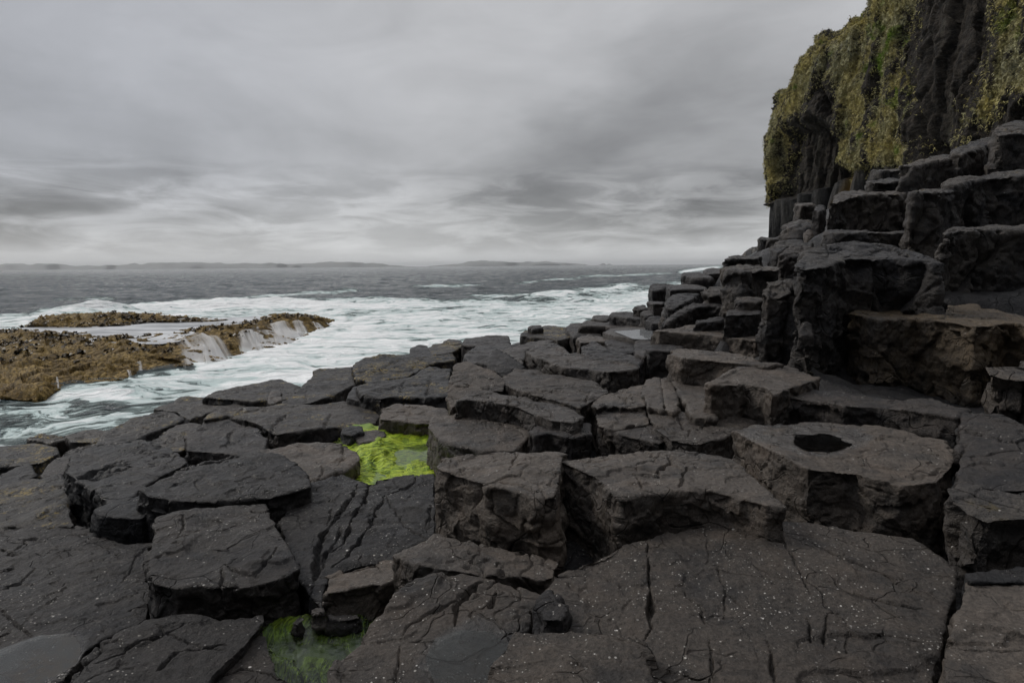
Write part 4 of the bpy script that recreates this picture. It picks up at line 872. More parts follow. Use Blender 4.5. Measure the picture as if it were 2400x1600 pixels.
# cascades pouring off the reef
m, t, out = mat_new('cascade_water')
uv = t.new('ShaderNodeUVMap').outputs[0]
st = t.noise(t.mapping(uv, scale=(6.0, 0.45, 1)), 1.0, 6, 0.68, 0.35)
ux = t.sep(uv)[0]; uy = t.sep(uv)[1]; uq = t.new('ShaderNodeAttribute'); uq.attribute_name = 'cover'
al = t.step(t.math('ADD', st, t.math('MULTIPLY', t.math('SUBTRACT', uq.outputs['Fac'], 0.5), 1.5)), 0.10, 0.86)
tr = t.new('ShaderNodeBsdfTransparent'); df = t.new('ShaderNodeBsdfDiffuse'); df.inputs[0].default_value = rgb(0.90, 0.90, 0.90)
tl = t.new('ShaderNodeBsdfTranslucent'); tl.inputs[0].default_value = rgb(0.90, 0.90, 0.90)
ms = t.new('ShaderNodeMixShader'); ms.inputs[0].default_value = 0.55; t.l.new(df.outputs[0], ms.inputs[1]); t.l.new(tl.outputs[0], ms.inputs[2])
mx = t.new('ShaderNodeMixShader'); t.l.new(al, mx.inputs[0]); t.l.new(tr.outputs[0], mx.inputs[1]); t.l.new(ms.outputs[0], mx.inputs[2])
t.l.new(mx.outputs[0], out.inputs[0])
MC = m
def cascade(label, top, bot, seed, lift=0.10, wob=0.06):
    T = np.array([at_z(np.array([[x, y]], float), z * RZ)[0] for x, y, z in top]); B = np.array([at_z(np.array([[x, y]], float), 0.02)[0] for x, y in bot])
    nu, nv = 70, 44
    Tt = catmull(T, np.linspace(0, len(T) - 1, nu)); Bt = catmull(B, np.linspace(0, len(B) - 1, nu))
    zz = np.zeros((nv, nu)); V = np.zeros((nv, nu, 3))
    for j in range(nv):
        f = j / (nv - 1); L = Tt * (1 - f) + Bt * f
        V[j] = L
        for i in range(nu): zz[j, i] = reef_z(L[i, 0], L[i, 1], -0.05)
    for it in range(14):                                    # a smooth veil over the rough rock
        q = np.pad(zz, 1, 'edge'); sm = (q[:-2, 1:-1] + q[2:, 1:-1] + q[1:-1, :-2] + q[1:-1, 2:]) / 4
        zz = np.maximum(sm, zz * 0.35 + sm * 0.65)
    for it in range(6):
        q = np.pad(zz, 1, 'edge'); zz = (q[:-2, 1:-1] + q[2:, 1:-1] + q[1:-1, :-2] + q[1:-1, 2:] + 2 * zz) / 6
    U, Fv = np.meshgrid(np.linspace(0, 1, nu), np.linspace(0, 1, nv))
    wl = vn(np.column_stack([U.ravel() * 16, Fv.ravel() * 0.8, np.full(U.size, seed)]), 700).reshape(nv, nu)
    V[:, :, 2] = zz + lift * np.sin(np.pi * np.clip(Fv * 0.9 + 0.1, 0, 1)) + wob * wl * np.sin(np.pi * Fv) - 0.02
    V[:, :, 2][-1] -= 0.08
    mesh = mesh_np('waterfall', V.reshape(-1, 3), grid_faces(nu, nv))
    l = mesh.uv_layers.new(name='UVMap'); vi = np.empty(len(mesh.loops), np.int32); mesh.loops.foreach_get('vertex_index', vi)
    wid = np.linalg.norm(T[0] - T[-1])
    uvs = np.column_stack([U.ravel() * wid * 0.45 + seed * 3.1, Fv.ravel() * 2.0])[vi]
    l.data.foreach_set('uv', uvs.astype(np.float32).ravel())
    cov = np.minimum(smooth01(U + 0.10 * vn(np.column_stack([Fv.ravel() * 2.5, U.ravel() * 3, np.full(U.size, seed + 5)]), 701).reshape(nv, nu), 0, 0.45), smooth01(U + 0.10 * vn(np.column_stack([Fv.ravel() * 2.5, U.ravel() * 3, np.full(U.size, seed + 9)]), 702).reshape(nv, nu), 1, 0.55)) * np.minimum(smooth01(Fv, 0.0, 0.12), 1.0) * (0.72 + 0.28 * smooth01(Fv, 0.3, 1))
    attr(mesh, 'cover', (cov * (0.82 + 0.3 * wl)).ravel())
    return link('waterfall', mesh, MC, label=label, cat='waterfall', group='cascades pouring off the reef')
cascade('widest white cascade fanning over the left part of the sloping reef', [(348,800,1.0),(400,784,1.05),(450,774,1.05),(490,772,1.1)], [(425,872),(470,866),(510,856),(560,846)], 1)
cascade('veil of white water falling left of the middle of the sloping reef', [(430,790,.95),(470,780,1.0),(505,788,.95)], [(470,866),(520,856),(572,844)], 2, lift=0.22)
cascade('bright white fall in the middle of the sloping reef, right of the bare brown hump', [(528,790,.9),(575,772,.95),(620,760,1.0)], [(560,846),(605,830),(655,812)], 3, lift=0.18)
cascade('long white fall right of the middle, under the reef crest', [(596,770,.9),(645,756,.95),(690,752,.95)], [(622,822),(675,806),(720,792)], 4, lift=0.25)
cascade('short rounded fall near the right end of the reef', [(664,762,.8),(695,752,.85),(722,756,.8)], [(684,802),(715,790),(742,778)], 5, lift=0.25)
cascade('thin continuous veil of water spread along the right half of the reef', [(520,786,.88),(590,772,.92),(650,758,.95),(715,752,.8)], [(556,848),(622,824),(690,802),(745,778)], 13, lift=0.06, wob=0.04)
cascade('thin fall close to the pointed right tip of the reef', [(722,756,.6),(735,752,.65),(752,752,.6)], [(735,780),(752,772),(770,766)], 6, lift=0.12)
cascade('small trickle at the very tip of the reef', [(758,752,.5),(768,751,.5),(778,753,.4)], [(765,768),(778,763),(790,759)], 7)
cascade('narrow trickle down the steep end face of the near reef', [(126,868,.62),(131,866,.62),(136,868,.6)], [(132,920),(138,919),(144,918)], 8, lift=0.08, wob=.01)
cascade('slim bent trickle on the right part of the near reef', [(318,842,.55),(326,838,.6),(334,842,.55)], [(322,886),(332,884),(342,882)], 9, lift=0.08, wob=.02)
cascade('slim trickle left of the bent one on the near reef', [(290,860,.45),(297,858,.45),(303,861,.4)], [(300,892),(308,890),(316,888)], 10, lift=0.08, wob=.02)
cascade('low trickle at the right foot of the near reef', [(358,862,.25),(375,858,.25),(392,860,.2)], [(360,880),(378,876),(396,872)], 11, lift=0.05, wob=.02)

# dark weed tufts along the crests of the reef
vs, fs = [], []
def tuft(c, r, n):
    for _ in range(n):
        a = rng.uniform(0, 2 * math.pi); e = rng.uniform(-0.1, 1.2); L = r * rng.uniform(0.5, 1.1)
        d = np.array([math.cos(a) * math.cos(e), math.sin(a) * math.cos(e), math.sin(e)]); sdv = np.array([-math.sin(a), math.cos(a), 0]) * r * 0.28
        b = len(vs); p0 = c + rng.normal(0, r * 0.25, 3) * np.array([1, 1, .3])
        vs.extend([p0 - sdv, p0 + sdv, p0 + d * L * 0.7 + sdv * 1.2, p0 + d * L + np.array([0, 0, -.25 * L])]); fs.append((b, b + 1, b + 2, b + 3))
for (lo_, V, F), cnt, thr in zip(reefs, (700, 330, 420), (0.5, 0.57, 0.62)):
    idx = np.where(V[:, 2] > thr)[0]
    w = np.clip(fbm(V[idx] * 0.5, 3, 640) + 0.15, 0.02, 1); w /= w.sum()
    for i in rng.choice(idx, cnt, p=w):
        tuft(V[i] + np.array([0, 0, -0.02]), rng.uniform(0.10, 0.24), 9)
m, t, out = mat_new('dark_weed')
nn = t.noise(pos(t), 1.5, 3)
principled(t, out, **{'Base Color': t.mix(t.step(nn, 0.35, 0.65), rgb(0.020, 0.014, 0.008), rgb(0.11, 0.075, 0.028)), 'Roughness': 0.5})
link('seaweed', mesh_np('seaweed', np.array(vs), np.array(fs)), m, label='dark brown seaweed tufts covering the crests of the reef', cat='seaweed', kind='stuff')

# ------------------------------------------------------------------ cliff
cols = [  # base px x, rows as (x, y) from base to rim, depth of the column
    ([(1960,700),(1960,560),(1960,470),(1960,400),(1960,310),(1960,245),(1960,215)], 82),
    ([(1830,700),(1830,560),(1830,470),(1835,400),(1838,310),(1848,245),(1860,215)], 66),
    ([(1793,700),(1796,560),(1799,470),(1800,400),(1806,310),(1820,250),(1832,228)], 55),
    ([(1815,700),(1817,560),(1820,470),(1822,400),(1828,310),(1838,240),(1852,200)], 52.5),
    ([(1850,700),(1850,560),(1852,470),(1855,400),(1858,310),(1866,220),(1884,132)], 50),
    ([(1900,700),(1900,560),(1902,470),(1905,400),(1908,300),(1912,190),(1930,92)], 47),
    ([(1960,700),(1960,560),(1962,470),(1965,400),(1968,290),(1972,170),(1985,70)], 44.5),
    ([(2015,700),(2015,560),(2016,470),(2018,400),(2022,270),(2026,140),(2032,30)], 42),
    ([(2080,700),(2080,560),(2082,470),(2084,390),(2086,250),(2086,80),(2075,-70)], 38.5),
    ([(2160,700),(2160,560),(2162,470),(2164,380),(2166,230),(2164,40),(2160,-150)], 35),
    ([(2260,700),(2260,560),(2262,470),(2264,370),(2266,210),(2266,0),(2270,-230)], 31),
    ([(2380,700),(2380,560),(2382,470),(2384,360),(2386,200),(2390,-40),(2400,-320)], 27.5),
    ([(2560,700),(2560,560),(2562,470),(2566,350),(2570,190),(2580,-80),(2600,-420)], 23.5),
    ([(2900,700),(2900,560),(2902,470),(2906,340),(2910,170),(2930,-120),(2960,-560)], 18.5)]
net = []
back = [0.0, 0.0, 0.1, 0.5, 1.2, 2.6, 4.5]
for i in range(7):
    row = []
    for pts, D in cols:
        x, y = pts[i]; row.append(at_d(np.array([[x, y]], float), [D + back[i] * (0.5 if D > 45 else 0.8)])[0])
    net.append(row)
net.insert(0, [p - np.array([0, 0, 3.5]) for p in net[0]])
top = [p + np.array([6, 5, 1.3]) for p in net[-1]]; net.append(top)
net.append([p + np.array([22, 16, 1.0]) for p in net[-1]])
NU, NV = 760, 520
tv = np.concatenate([np.linspace(0, 7, 440)[:-1], np.linspace(7, 9, 81)])
V, F = loft(net, NU, len(tv), tv)
N = normals_of(V, F)
if (N @ np.array([-1, -0.4, 0.0])).mean() < 0: N = -N; F = F[:, ::-1]
px = to_px(V)
vis = (V[:, 1] > 15)
def soft(poly, e, j=10):
    jx = np.column_stack([fbm(V * 0.55, 4, 801), fbm(V * 0.55, 4, 811)]) * j * 2
    return smooth01(poly_sd(px + jx, poly), -e, e)
grass = np.maximum.reduce([
    soft([(1790,300),(1815,240),(1870,130),(1930,80),(2030,20),(2060,-60),(2140,-80),(2150,40),(2135,140),(2150,250),(2120,330),(2165,345),(2150,385),(2080,400),(2000,405),(1972,330),(1975,250),(1945,200),(1905,190),(1870,250),(1835,280),(1822,330),(1812,420),(1795,470)], 34),
    soft([(1940,330),(1985,310),(1992,370),(1980,388),(1945,380)], 6),
    soft([(2330,-40),(2480,-60),(2480,160),(2400,230),(2350,200),(2310,280),(2250,330),(2240,310),(2290,230),(2320,120)], 34, 14) * 0.85])
bare = np.maximum(soft([(1905,200),(1960,205),(1962,270),(1945,320),(1945,390),(1990,390),(2000,300),(1990,270),(1975,320)], 6) * 0,
                  soft([(1912,200),(1950,215),(1955,275),(1925,270)], 8))
grass = grass * (1 - 0.8 * bare)
dark = soft([(1830,310),(1900,290),(1965,310),(1950,390),(1995,400),(1990,430),(1900,455),(1810,470),(1808,420)], 14)
flute = smooth01(poly_sd(px + 8 * np.column_stack([vn(V * .9, 5), vn(V * .9, 6)]), [(1780,482),(1850,462),(1900,446),(1970,408),(2030,385),(2120,385),(2100,720),(1770,720)]), -5, 5)
pat = 0.65 * fbm(V * np.array([1.3, 1.3, 0.28]), 5, 820) + 0.35 * fbm(V * 2.2, 4, 821)
gm = np.clip(grass * (0.62 + 1.5 * pat), 0, 1) * (1 - flute * 0.85)
d = 0.6 * fbm(V * np.array([0.16, 0.16, 0.08]), 4, 830) + 0.38 * fbm(V * np.array([1.0, 1.0, 0.13]), 5, 840)
rib = fbm(np.column_stack([V[:, 0] * 1.1 + 0.12 * V[:, 2], V[:, 1] * 1.1 + 0.12 * V[:, 2], V[:, 2] * 0.12]), 4, 850)
d += 0.55 * rib * (1 - gm * 0.5) * (1 - flute)
ck1, ck2, ckc, cko = worley(np.column_stack([V[:, 0] * 0.75 + 0.3 * vn(V * 0.5, 3), V[:, 1] * 0.75 + 0.3 * vn(V * 0.5, 4), V[:, 2] * 0.10]), 855)
br = (1 - flute) * (1 - 0.75 * gm)
d += br * (0.75 * (ckc[:, 0] - 0.5) + 0.25 * (0.5 - ck1) - 0.35 * np.exp(-((ck2 - ck1) / 0.06) ** 2))
ck1, ck2, ckc, cko = worley(V * np.array([1.6, 1.6, 0.55]), 857)
d += br * (0.35 * np.einsum('ij,ij->i', cko, ckc - 0.5))
f1, f2, cid, off = worley(V * np.array([1.3, 1.3, 1.0]), 860)
d += (0.11 * (0.6 - f1)) * (1 - flute) * (0.5 + gm)
f1, f2, cid, off = worley(V * np.array([3.2, 3.2, 2.6]), 870)
d += 0.10 * (0.55 - f1) * (0.35 + gm) * (1 - flute)
d += 0.12 * fbm(V * 2.4, 3, 875) * (1 - flute)
sidec = V[:, 1] * 0.9 + V[:, 2] * 0.16 + 0.3 * vn(V * 0.35, 9)
d += flute * (0.75 * np.abs(np.sin(sidec * 1.9)) ** 0.7 - 0.25 + 0.1 * rib) - 0.75 * flute - 1.5 * dark * (1 - flute) - 0.5 * bare
d *= smooth01(tv.repeat(NU), 8.6, 7.4) * 0.85 + 0.15
V2 = V + N * d[:, None]
m_cl = mesh_np('cliff', V2, F)
moss = np.clip(gm * smooth01(vn(V * 0.8, 880) + 0.6 * vn(V * 2.2, 881) + 0.8 * np.exp(-(seg_dist(px, [(2060,60),(2075,150),(2085,230)]) / 55) ** 2) + 1.1 * np.exp(-(seg_dist(px, [(2100,355),(2155,345)]) / 14) ** 2) + 0.8 * np.exp(-(seg_dist(px, [(2400,20),(2350,60)]) / 60) ** 2), 0.75, 1.15), 0, 1)
gold = np.clip(flute * np.exp(-(seg_dist(px, [(1985,415),(1965,470),(1955,480)]) / 9) ** 2) + 0.8 * gm * smooth01(px[:, 1], 200, 380), 0, 1)
attr(m_cl, 'grass', gm); attr(m_cl, 'moss', moss); attr(m_cl, 'gold', gold); attr(m_cl, 'flute', flute)
m, t, out = mat_new('cliff_rock')
P = pos(t)
def at(n):
    a = t.new('ShaderNodeAttribute'); a.attribute_name = n; return a.outputs['Fac']
n1 = t.noise(P, 0.5, 6, 0.62); n2 = t.noise(P, 3.0, 5, 0.7); nv = t.noise(t.mapping(P, scale=(1.2, 1.2, 0.12)), 1.6, 5, 0.6)
c = t.mix(t.step(n2, 0.35, 0.65), rgb(0.014, 0.013, 0.012), rgb(0.048, 0.040, 0.032))
c = t.mix(t.step(nv, 0.56, 0.70, 0.0, 0.45), c, rgb(0.10, 0.095, 0.075))
c = t.mix(at('flute'), c, t.mix(t.step(nv, 0.4, 0.65), rgb(0.022, 0.022, 0.023), rgb(0.065, 0.062, 0.058)))
gr = t.mix(t.step(n1, 0.36, 0.62), rgb(0.36, 0.35, 0.22), rgb(0.46, 0.39, 0.15))
gr = t.mix(t.step(t.noise(P, 1.4, 5, 0.65), 0.55, 0.68, 0, 0.8), gr, rgb(0.30, 0.31, 0.22))
gr = t.mix(t.step(t.noise(P, 6.0, 4, 0.7), 0.36, 0.56, 0.7, 0.0), gr, rgb(0.060, 0.054, 0.030))
gr = t.mix(t.math('MULTIPLY', at('gold'), 0.55), gr, rgb(0.26, 0.20, 0.05))
gr = t.mix(at('moss'), gr, rgb(0.085, 0.17, 0.015))
gk = t.math('MULTIPLY', t.step(t.math('ADD', at('grass'), t.math('MULTIPLY', t.math('SUBTRACT', n2, 0.5), 0.9)), 0.28, 0.62), 0.95)
c = t.mix(gk, c, gr)
c = t.mix(t.math('MULTIPLY', t.math('MULTIPLY', at('gold'), at('flute')), 0.8), c, rgb(0.22, 0.14, 0.03))
p = principled(t, out, **{'Base Color': c, 'Roughness': 0.8, 'Specular IOR Level': 0.2})
hh = t.math('ADD', t.math('MULTIPLY', n2, 0.8), t.math('MULTIPLY', t.noise(P, 9.0, 4, 0.7), 0.4))
t.l.new(t.bump(hh, 0.9, 0.30), p.inputs['Normal'])
link('cliff', m_cl, m, label='tall sea cliff with mossy grass face over dark fluted columns on the right', cat='cliff', kind='structure')
# grass tufts hanging on the cliff
w = gm * (px[:, 1] > -150) * (px[:, 0] < 2600) * (tv.repeat(NU) < 7.6)
cell = np.linalg.norm(V2[F[:, 1]] - V2[F[:, 0]], axis=1) * np.linalg.norm(V2[F[:, 3]] - V2[F[:, 0]], axis=1)
wf = w[F[:, 0]] * cell; wf /= wf.sum()
N2 = normals_of(V2, F)
if (N2 @ np.array([-1, -0.4, 0.0])).mean() < 0: N2 = -N2
ids = F[rng.choice(len(F), 80000, p=wf), 0]
C = V2[ids] + rng.normal(0, 0.05, (len(ids), 3)); n_ = N2[ids]
per = 4; C = np.repeat(C, per, 0); n_ = np.repeat(n_, per, 0); mo = np.repeat(moss[ids], per)
dirs = n_ * rng.uniform(0.15, 0.6, (len(C), 1)) + rng.normal(0, 0.45, (len(C), 3)) + np.array([0, 0, -0.4]) + np.array([0, 0, 1.3]) * mo[:, None]
dirs /= np.linalg.norm(dirs, axis=1, keepdims=True)
sidev = np.cross(dirs, rng.normal(0, 1, (len(C), 3))); sidev /= np.linalg.norm(sidev, axis=1, keepdims=True)
L = rng.uniform(0.06, 0.17, (len(C), 1)) * (1 + 0.5 * mo[:, None]); wd = rng.uniform(0.007, 0.016, (len(C), 1))
b1, b2 = C - sidev * wd, C + sidev * wd; mid = C + dirs * L * 0.6; tip = C + dirs * L + np.array([0, 0, -1]) * L * 0.35
GV = np.stack([b1, b2, mid + sidev * wd * 0.8, tip], 1).reshape(-1, 3); GF = np.arange(len(GV)).reshape(-1, 4)
m_g = mesh_np('grass', GV, GF); attr(m_g, 'moss', np.repeat(mo, 4))
m, t, out = mat_new('cliff_grass')
P = pos(t); a = t.new('ShaderNodeAttribute'); a.attribute_name = 'moss'
c = t.mix(t.step(t.noise(P, 0.5, 4), 0.36, 0.62), rgb(0.46, 0.44, 0.26), rgb(0.58, 0.51, 0.20))
c = t.mix(t.step(t.noise(P, 4.0, 3), 0.4, 0.62), c, rgb(0.22, 0.20, 0.10))
c = t.mix(a.outputs['Fac'], c, rgb(0.16, 0.26, 0.03))
principled(t, out, **{'Base Color': c, 'Roughness': 0.85, 'Specular IOR Level': 0.1})
link('grass', m_g, m, label='yellow-green grass and moss tufts growing all over the cliff face', cat='grass', kind='stuff')

# ------------------------------------------------------------------ far islands
m, t, out = mat_new('island_land')
nn = t.noise(pos(t), 0.004, 5)
principled(t, out, **{'Base Color': t.mix(nn, rgb(0.13, 0.14, 0.14), rgb(0.20, 0.20, 0.19)), 'Roughness': 0.9})
def island(name, label, prof, D, depth):
    P = np.array(prof, float); n = 260
    xs = np.linspace(P[0, 0], P[-1, 0], n); hs = np.interp(xs, P[:, 0], P[:, 1])
    hor = np.array([to_px(np.array([[(x - 1200) / FPX * D, D, 0.0]]))[0, 1] for x in xs])
    rows = []
    X = (xs - 1200) / FPX * D * 1.0
    H = np.maximum(hs, 0) * D / FPX
    H = H + (np.minimum(hs, 1.0)) * D / FPX * 0.5 * vn(np.column_stack([xs * 0.08, xs * 0, xs * 0]), 900)
    for f, k in ((-1, -0.15), (-0.7, 0.25), (-0.35, 0.75), (0, 1.0), (0.4, 0.8), (0.8, 0.3), (1, -0.15)):
        yy = D + depth * f + depth * 0.3 * vn(np.column_stack([xs * 0.03, xs * 0 + f * 3, xs * 0]), 910)
        rows.append(np.column_stack([X * yy / D, yy, H * k * (1 + 0.15 * vn(np.column_stack([xs * 0.05, xs * 0 + f * 5, xs * 0]), 920)) - 3]))
    link(name, mesh_np(name, np.vstack(rows), grid_faces(n, 7)), m, label=label, cat='island', kind='structure')
island('island', 'long low hazy island along the horizon on the left', [(-400,8),(-120,10),(-20,9),(25,14),(60,15),(150,13),(190,9),(300,10),(325,13),(420,15),(520,12),(640,11),(690,10),(740,12),(780,15),(830,13),(860,9),(880,10),(920,5),(960,2),(1000,0)], 8000, 400)
island('island', 'hazy island with one small rounded hill in mid horizon', [(990,0),(1030,3),(1060,5),(1090,8),(1115,13),(1135,15),(1155,12),(1190,9),(1230,9.5),(1290,9),(1330,6),(1350,5),(1372,3),(1380,0)], 9000, 400)
island('island', 'tiny pair of faint sea stacks right of the hilly island', [(1402,0),(1408,3),(1414,6),(1418,4),(1422,1),(1426,4),(1430,3),(1436,0)], 11000, 150)

# ------------------------------------------------------------------ pools and weed
def water_mat(name, rough=0.03, tint=(0.9, 0.95, 0.95), murk_sheen=0.0, murk_sheen_col=(0.2, 0.2, 0.18), ripple=0.0, scale=20, rust=None):
    m, t, out = mat_new(name)
    tr = t.new('ShaderNodeBsdfTransparent'); tr.inputs[0].default_value = rgb(*tint)
    gl = t.new('ShaderNodeBsdfGlossy'); gl.inputs['Roughness'].default_value = rough
    fr = t.new('ShaderNodeFresnel'); fr.inputs[0].default_value = 1.33
    if ripple > 0:
        b = t.bump(t.noise(pos(t), scale, 3, 0.6), ripple, 0.02); t.l.new(b, gl.inputs['Normal']); t.l.new(b, fr.inputs['Normal'])
    body = tr.outputs[0]
    if murk_sheen > 0:
        df = t.new('ShaderNodeBsdfDiffuse'); df.inputs[0].default_value = rgb(*murk_sheen_col)
        if rust: t.l.new(t.mix(t.math('MULTIPLY', t.step(t.noise(pos(t), 2.6, 4, 0.6), 0.44, 0.60), t.step(t.noise(pos(t), 26.0, 4, 0.7), 0.35, 0.6)), rgb(*murk_sheen_col), rgb(*rust)), df.inputs[0])
        mm = t.new('ShaderNodeMixShader'); mm.inputs[0].default_value = murk_sheen; t.l.new(body, mm.inputs[1]); t.l.new(df.outputs[0], mm.inputs[2]); body = mm.outputs[0]
    mx = t.new('ShaderNodeMixShader'); t.l.new(fr.outputs[0], mx.inputs[0]); t.l.new(body, mx.inputs[1]); t.l.new(gl.outputs[0], mx.inputs[2])
    t.l.new(mx.outputs[0], out.inputs[0])
    return m
def sheet(name, poly, z, mat, label, cat='water', kind='structure'):
    B = at_z(np.array(poly, float), z)
    bm = bmesh.new(); f = bm.faces.new([bm.verts.new(v) for v in B])
    bm.normal_update()
    if f.normal.z < 0: f.normal_flip()
    bmesh.ops.triangulate(bm, faces=bm.faces[:])
    me = bpy.data.meshes.new(name); bm.to_mesh(me); bm.free()
    return link(name, me, mat, label=label, cat=cat, kind=kind)
def grow(poly, px_):
    P = np.array(poly, float); c = P.mean(0); v = P - c; return (c + v * (1 + px_ / np.maximum(np.linalg.norm(v, axis=1, keepdims=True), 1))).tolist()
sheet('rock_pool_water', POOL1_PX, POOL1, water_mat('pool_water', 0.06, murk_sheen=0.10, murk_sheen_col=(0.35, 0.42, 0.2)), 'still water of the bright green weed pool between the blocks', 'pool')
sheet('rock_pool_water', POOL2_PX, POOL2, water_mat('dim_pool_water', 0.05, ripple=0.5, scale=16), 'dim rippled water of the weedy pool in the foreground', 'pool')
PW = water_mat('puddle_water', 0.04)
sheet('puddle', grow([(1865,1017),(1920,1017),(1965,1028),(1998,1042),(1944,1053),(1900,1053),(1868,1040)], 8), CH - 1.146, water_mat('black_puddle', 0.03, tint=(0.28, 0.28, 0.28)), 'black rain pool on top of the large right-hand block', 'puddle')
sheet('puddle', [(995,1545),(1020,1495),(1080,1475),(1160,1480),(1225,1520),(1215,1760),(1050,1760),(1035,1640)], CH - 1.325, water_mat('muddy_puddle', 0.05, murk_sheen=0.10, murk_sheen_col=(0.080, 0.074, 0.068), rust=(0.12, 0.09, 0.065)), 'shallow muddy puddle on the foreground slab, bottom centre', 'puddle')
sheet('puddle', [(-80,1545),(0,1520),(90,1488),(180,1482),(205,1508),(190,1550),(160,1578),(60,1640),(-80,1660)], CH - 1.665, water_mat('grey_puddle', 0.05, murk_sheen=0.34, murk_sheen_col=(0.125, 0.126, 0.124), rust=(0.145, 0.122, 0.098)), 'grey puddle with a rusty bed in the bottom left corner', 'puddle')
sheet('puddle', grow([(1445,777),(1516,776),(1532,780),(1580,784),(1520,791),(1489,792)], 6), CH - 1.034, water_mat('sky_puddle', 0.02, murk_sheen=0.35, murk_sheen_col=(0.5, 0.52, 0.54)), 'bright white rain pool mirroring the sky near the skyline', 'puddle')  # pale diffuse share paints part of the sky reflection into the pool's colour

def weed_bed(name, poly, lev, label, zoff, n_strands, len_, wid, cols_, flow, seed):
    sh = []
    P = np.array(poly, float); lo, hi = P.min(0), P.max(0)
    xs, ys = np.meshgrid(np.linspace(lo[0] - 10, hi[0] + 10, 200), np.linspace(lo[1] - 8, hi[1] + 8, 150))
    px_ = np.column_stack([xs.ravel(), ys.ravel()]); B = at_z(px_, lev)
    B[:, 2] = lev + zoff(px_) + 0.012 * fbm(B * 9, 3, seed)
    m, t, out = mat_new(name + '_' + str(seed)); Pn = pos(t)
    c = t.mix(t.step(t.noise(Pn, 5.0, 4, 0.6), 0.36, 0.62), rgb(*cols_[0]), rgb(*cols_[1]))
    c = t.mix(t.step(t.noise(Pn, 22.0, 4, 0.65, 1.0), 0.5, 0.68, 0, 0.7), c, rgb(*cols_[2]))
    sa = t.new('ShaderNodeAttribute'); sa.attribute_name = 'tone'
    c = t.mix(t.step(sa.outputs['Fac'], 0.0, 0.45, 0.85, 0.0), c, rgb(cols_[2][0] * 0.5, cols_[2][1] * 0.5, cols_[2][2] * 0.5))
    c = t.mix(t.step(sa.outputs['Fac'], 0.6, 1.0, 0.0, 0.8), c, rgb(cols_[1][0] * 1.35, cols_[1][1] * 1.25, cols_[1][2]))
    principled(t, out, **{'Base Color': c, 'Roughness': 0.45, 'Specular IOR Level': 0.3})
    F1 = grid_faces(200, 150)
    q = rng.uniform(0, 1, (n_strands * 3, 2)) * (hi - lo) + lo; q = q[inside(q, poly)][:n_strands]
    R0 = at_z(q, lev); R0[:, 2] = lev + zoff(q)
    th = flow + 0.8 * fbm(R0 * np.array([1.6, 1.6, 0.1]), 2, seed + 3) + rng.normal(0, 0.22, len(R0))
    Ls = rng.uniform(0.5, 1.2, len(R0)) * len_; segs = 5; allV, allF = [], []
    cur = R0.copy(); ww = wid * rng.uniform(0.6, 1.3, len(R0)); lift = rng.uniform(0.002, 0.014, len(R0))
    pts = []
    for s_ in range(segs + 1):
        f = s_ / segs; pts.append((cur.copy(), th.copy(), f))
        cur = cur + np.column_stack([np.cos(th), np.sin(th), np.zeros(len(th))]) * (Ls / segs)[:, None]
        th = th + rng.normal(0, 0.2, len(th)) + 0.25 * vn(cur * 7, seed + 5)
    n = len(R0)
    for (c_, th_, f) in pts:
        sd_ = np.column_stack([-np.sin(th_), np.cos(th_), np.zeros(n)]) * (ww * (1 - 0.75 * f))[:, None]
        c2 = c_.copy(); zz = lev + zoff(to_px(c_)); c2[:, 2] = zz + lift * math.sin(math.pi * min(f * 0.9 + 0.1, 1)) + 0.006
        allV += [c2 - sd_, c2 + sd_]
    for s_ in range(segs):
        a = 2 * s_ * n + np.arange(n); allF.append(np.column_stack([a, a + n, a + 3 * n, a + 2 * n]))
    VV = np.vstack([B] + allV); FF = np.vstack([F1] + [f_ + len(B) for f_ in allF])
    me = mesh_np(name, VV, FF); tone = rng.uniform(0, 1, n); attr(me, 'tone', np.concatenate([np.full(len(B), 0.18)] + [np.tile(tone, 1)] * (2 * (segs + 1))))
    return link(name, me, m, label=label, cat='green weed', kind='stuff')
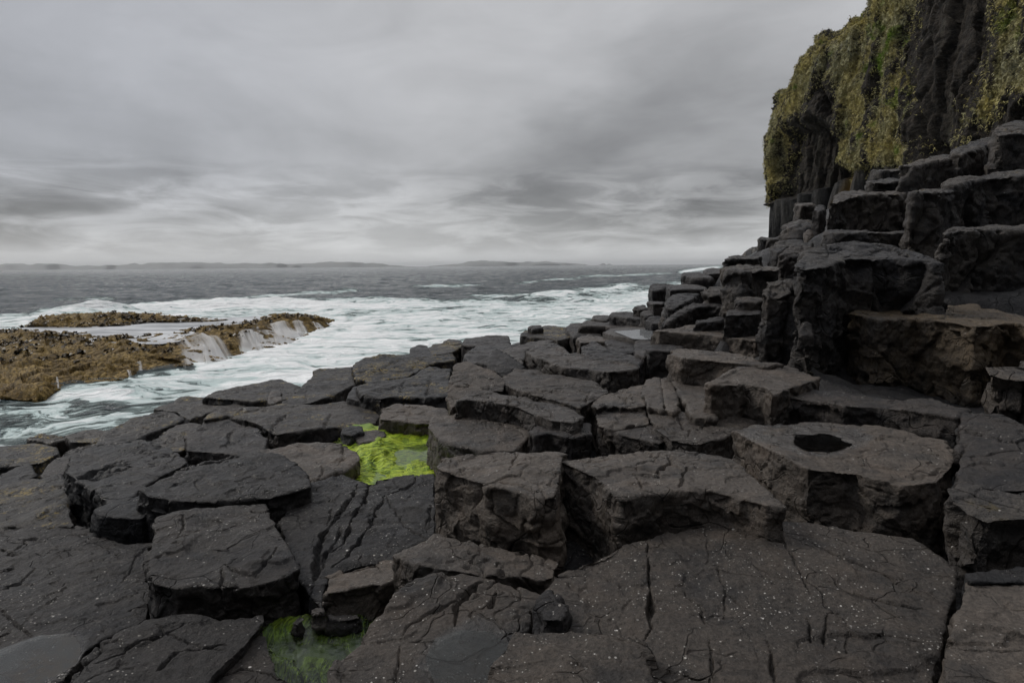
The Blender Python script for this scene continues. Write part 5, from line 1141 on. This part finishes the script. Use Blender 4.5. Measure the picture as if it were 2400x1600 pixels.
def z1(p):
    mound = 0.035 * np.exp(-(seg_dist(p, [(838,1075),(870,1062),(905,1040)]) / 24) ** 2) + 0.025 * np.exp(-(seg_dist(p, [(850,1050),(890,1040)]) / 14) ** 2) + 0.03 * np.exp(-(seg_dist(p, [(940,1012),(1000,1012)]) / 12) ** 2)
    dip = -0.05 * smooth01(p[:, 0] + 0.6 * (p[:, 1] - 1060), 930, 985) * smooth01(p[:, 1], 1040, 1058) * smooth01(p[:, 1], 1100, 1088)
    return mound + dip - 0.012 + 0.024 * (vn(np.column_stack([p * 0.06, p[:, :1] * 0]), 77))
weed_bed('algae', POOL1_PX, POOL1, 'bright lime green weed combed by the tide in the sunken pool', z1, 8000, 0.22, 0.0075, [(0.23, 0.37, 0.02), (0.42, 0.54, 0.04), (0.06, 0.14, 0.01)], math.radians(200), 31)
def z2(p):
    edge = 0.03 * np.exp(-(seg_dist(p, [(640,1465),(700,1450),(780,1450),(850,1455)]) / 16) ** 2) + 0.05 * np.exp(-(seg_dist(p, [(632,1540),(660,1575),(700,1605)]) / 9) ** 2)
    return edge - 0.035 - 0.05 * smooth01(p[:, 1], 1480, 1530) + 0.012 * vn(np.column_stack([p * 0.05, p[:, :1] * 0]), 78)
weed_bed('algae', POOL2_PX, POOL2, 'dull green weed under the dim water of the foreground pool', z2, 4500, 0.075, 0.0028, [(0.014, 0.028, 0.004), (0.12, 0.18, 0.008), (0.006, 0.012, 0.004)], math.radians(255), 33)

# ------------------------------------------------------------------ haze over the far water
bm = bmesh.new(); bmesh.ops.create_cube(bm, size=1.0)
me = bpy.data.meshes.new('haze'); bm.to_mesh(me); bm.free()
for v in me.vertices:
    v.co.x *= 60000; v.co.y *= 60000; v.co.z = -4.5 if v.co.z < 0 else 150.0
m = bpy.data.materials.new('haze'); m.use_nodes = True
t = NT(m.node_tree); t.n.clear(); out = t.new('ShaderNodeOutputMaterial')
pv = t.new('ShaderNodeVolumePrincipled'); pv.inputs['Color'].default_value = rgb(0.95, 0.975, 1.0); pv.inputs['Density'].default_value = HAZE; pv.inputs['Anisotropy'].default_value = 0.2
t.l.new(pv.outputs[0], out.inputs['Volume'])
if HAZE > 0: link('haze', me, m, label='thin grey sea haze that pales the far islands', cat='haze', kind='stuff')
print('VERTS', sum(len(o.data.vertices) for o in SC.objects if o.type == 'MESH'))
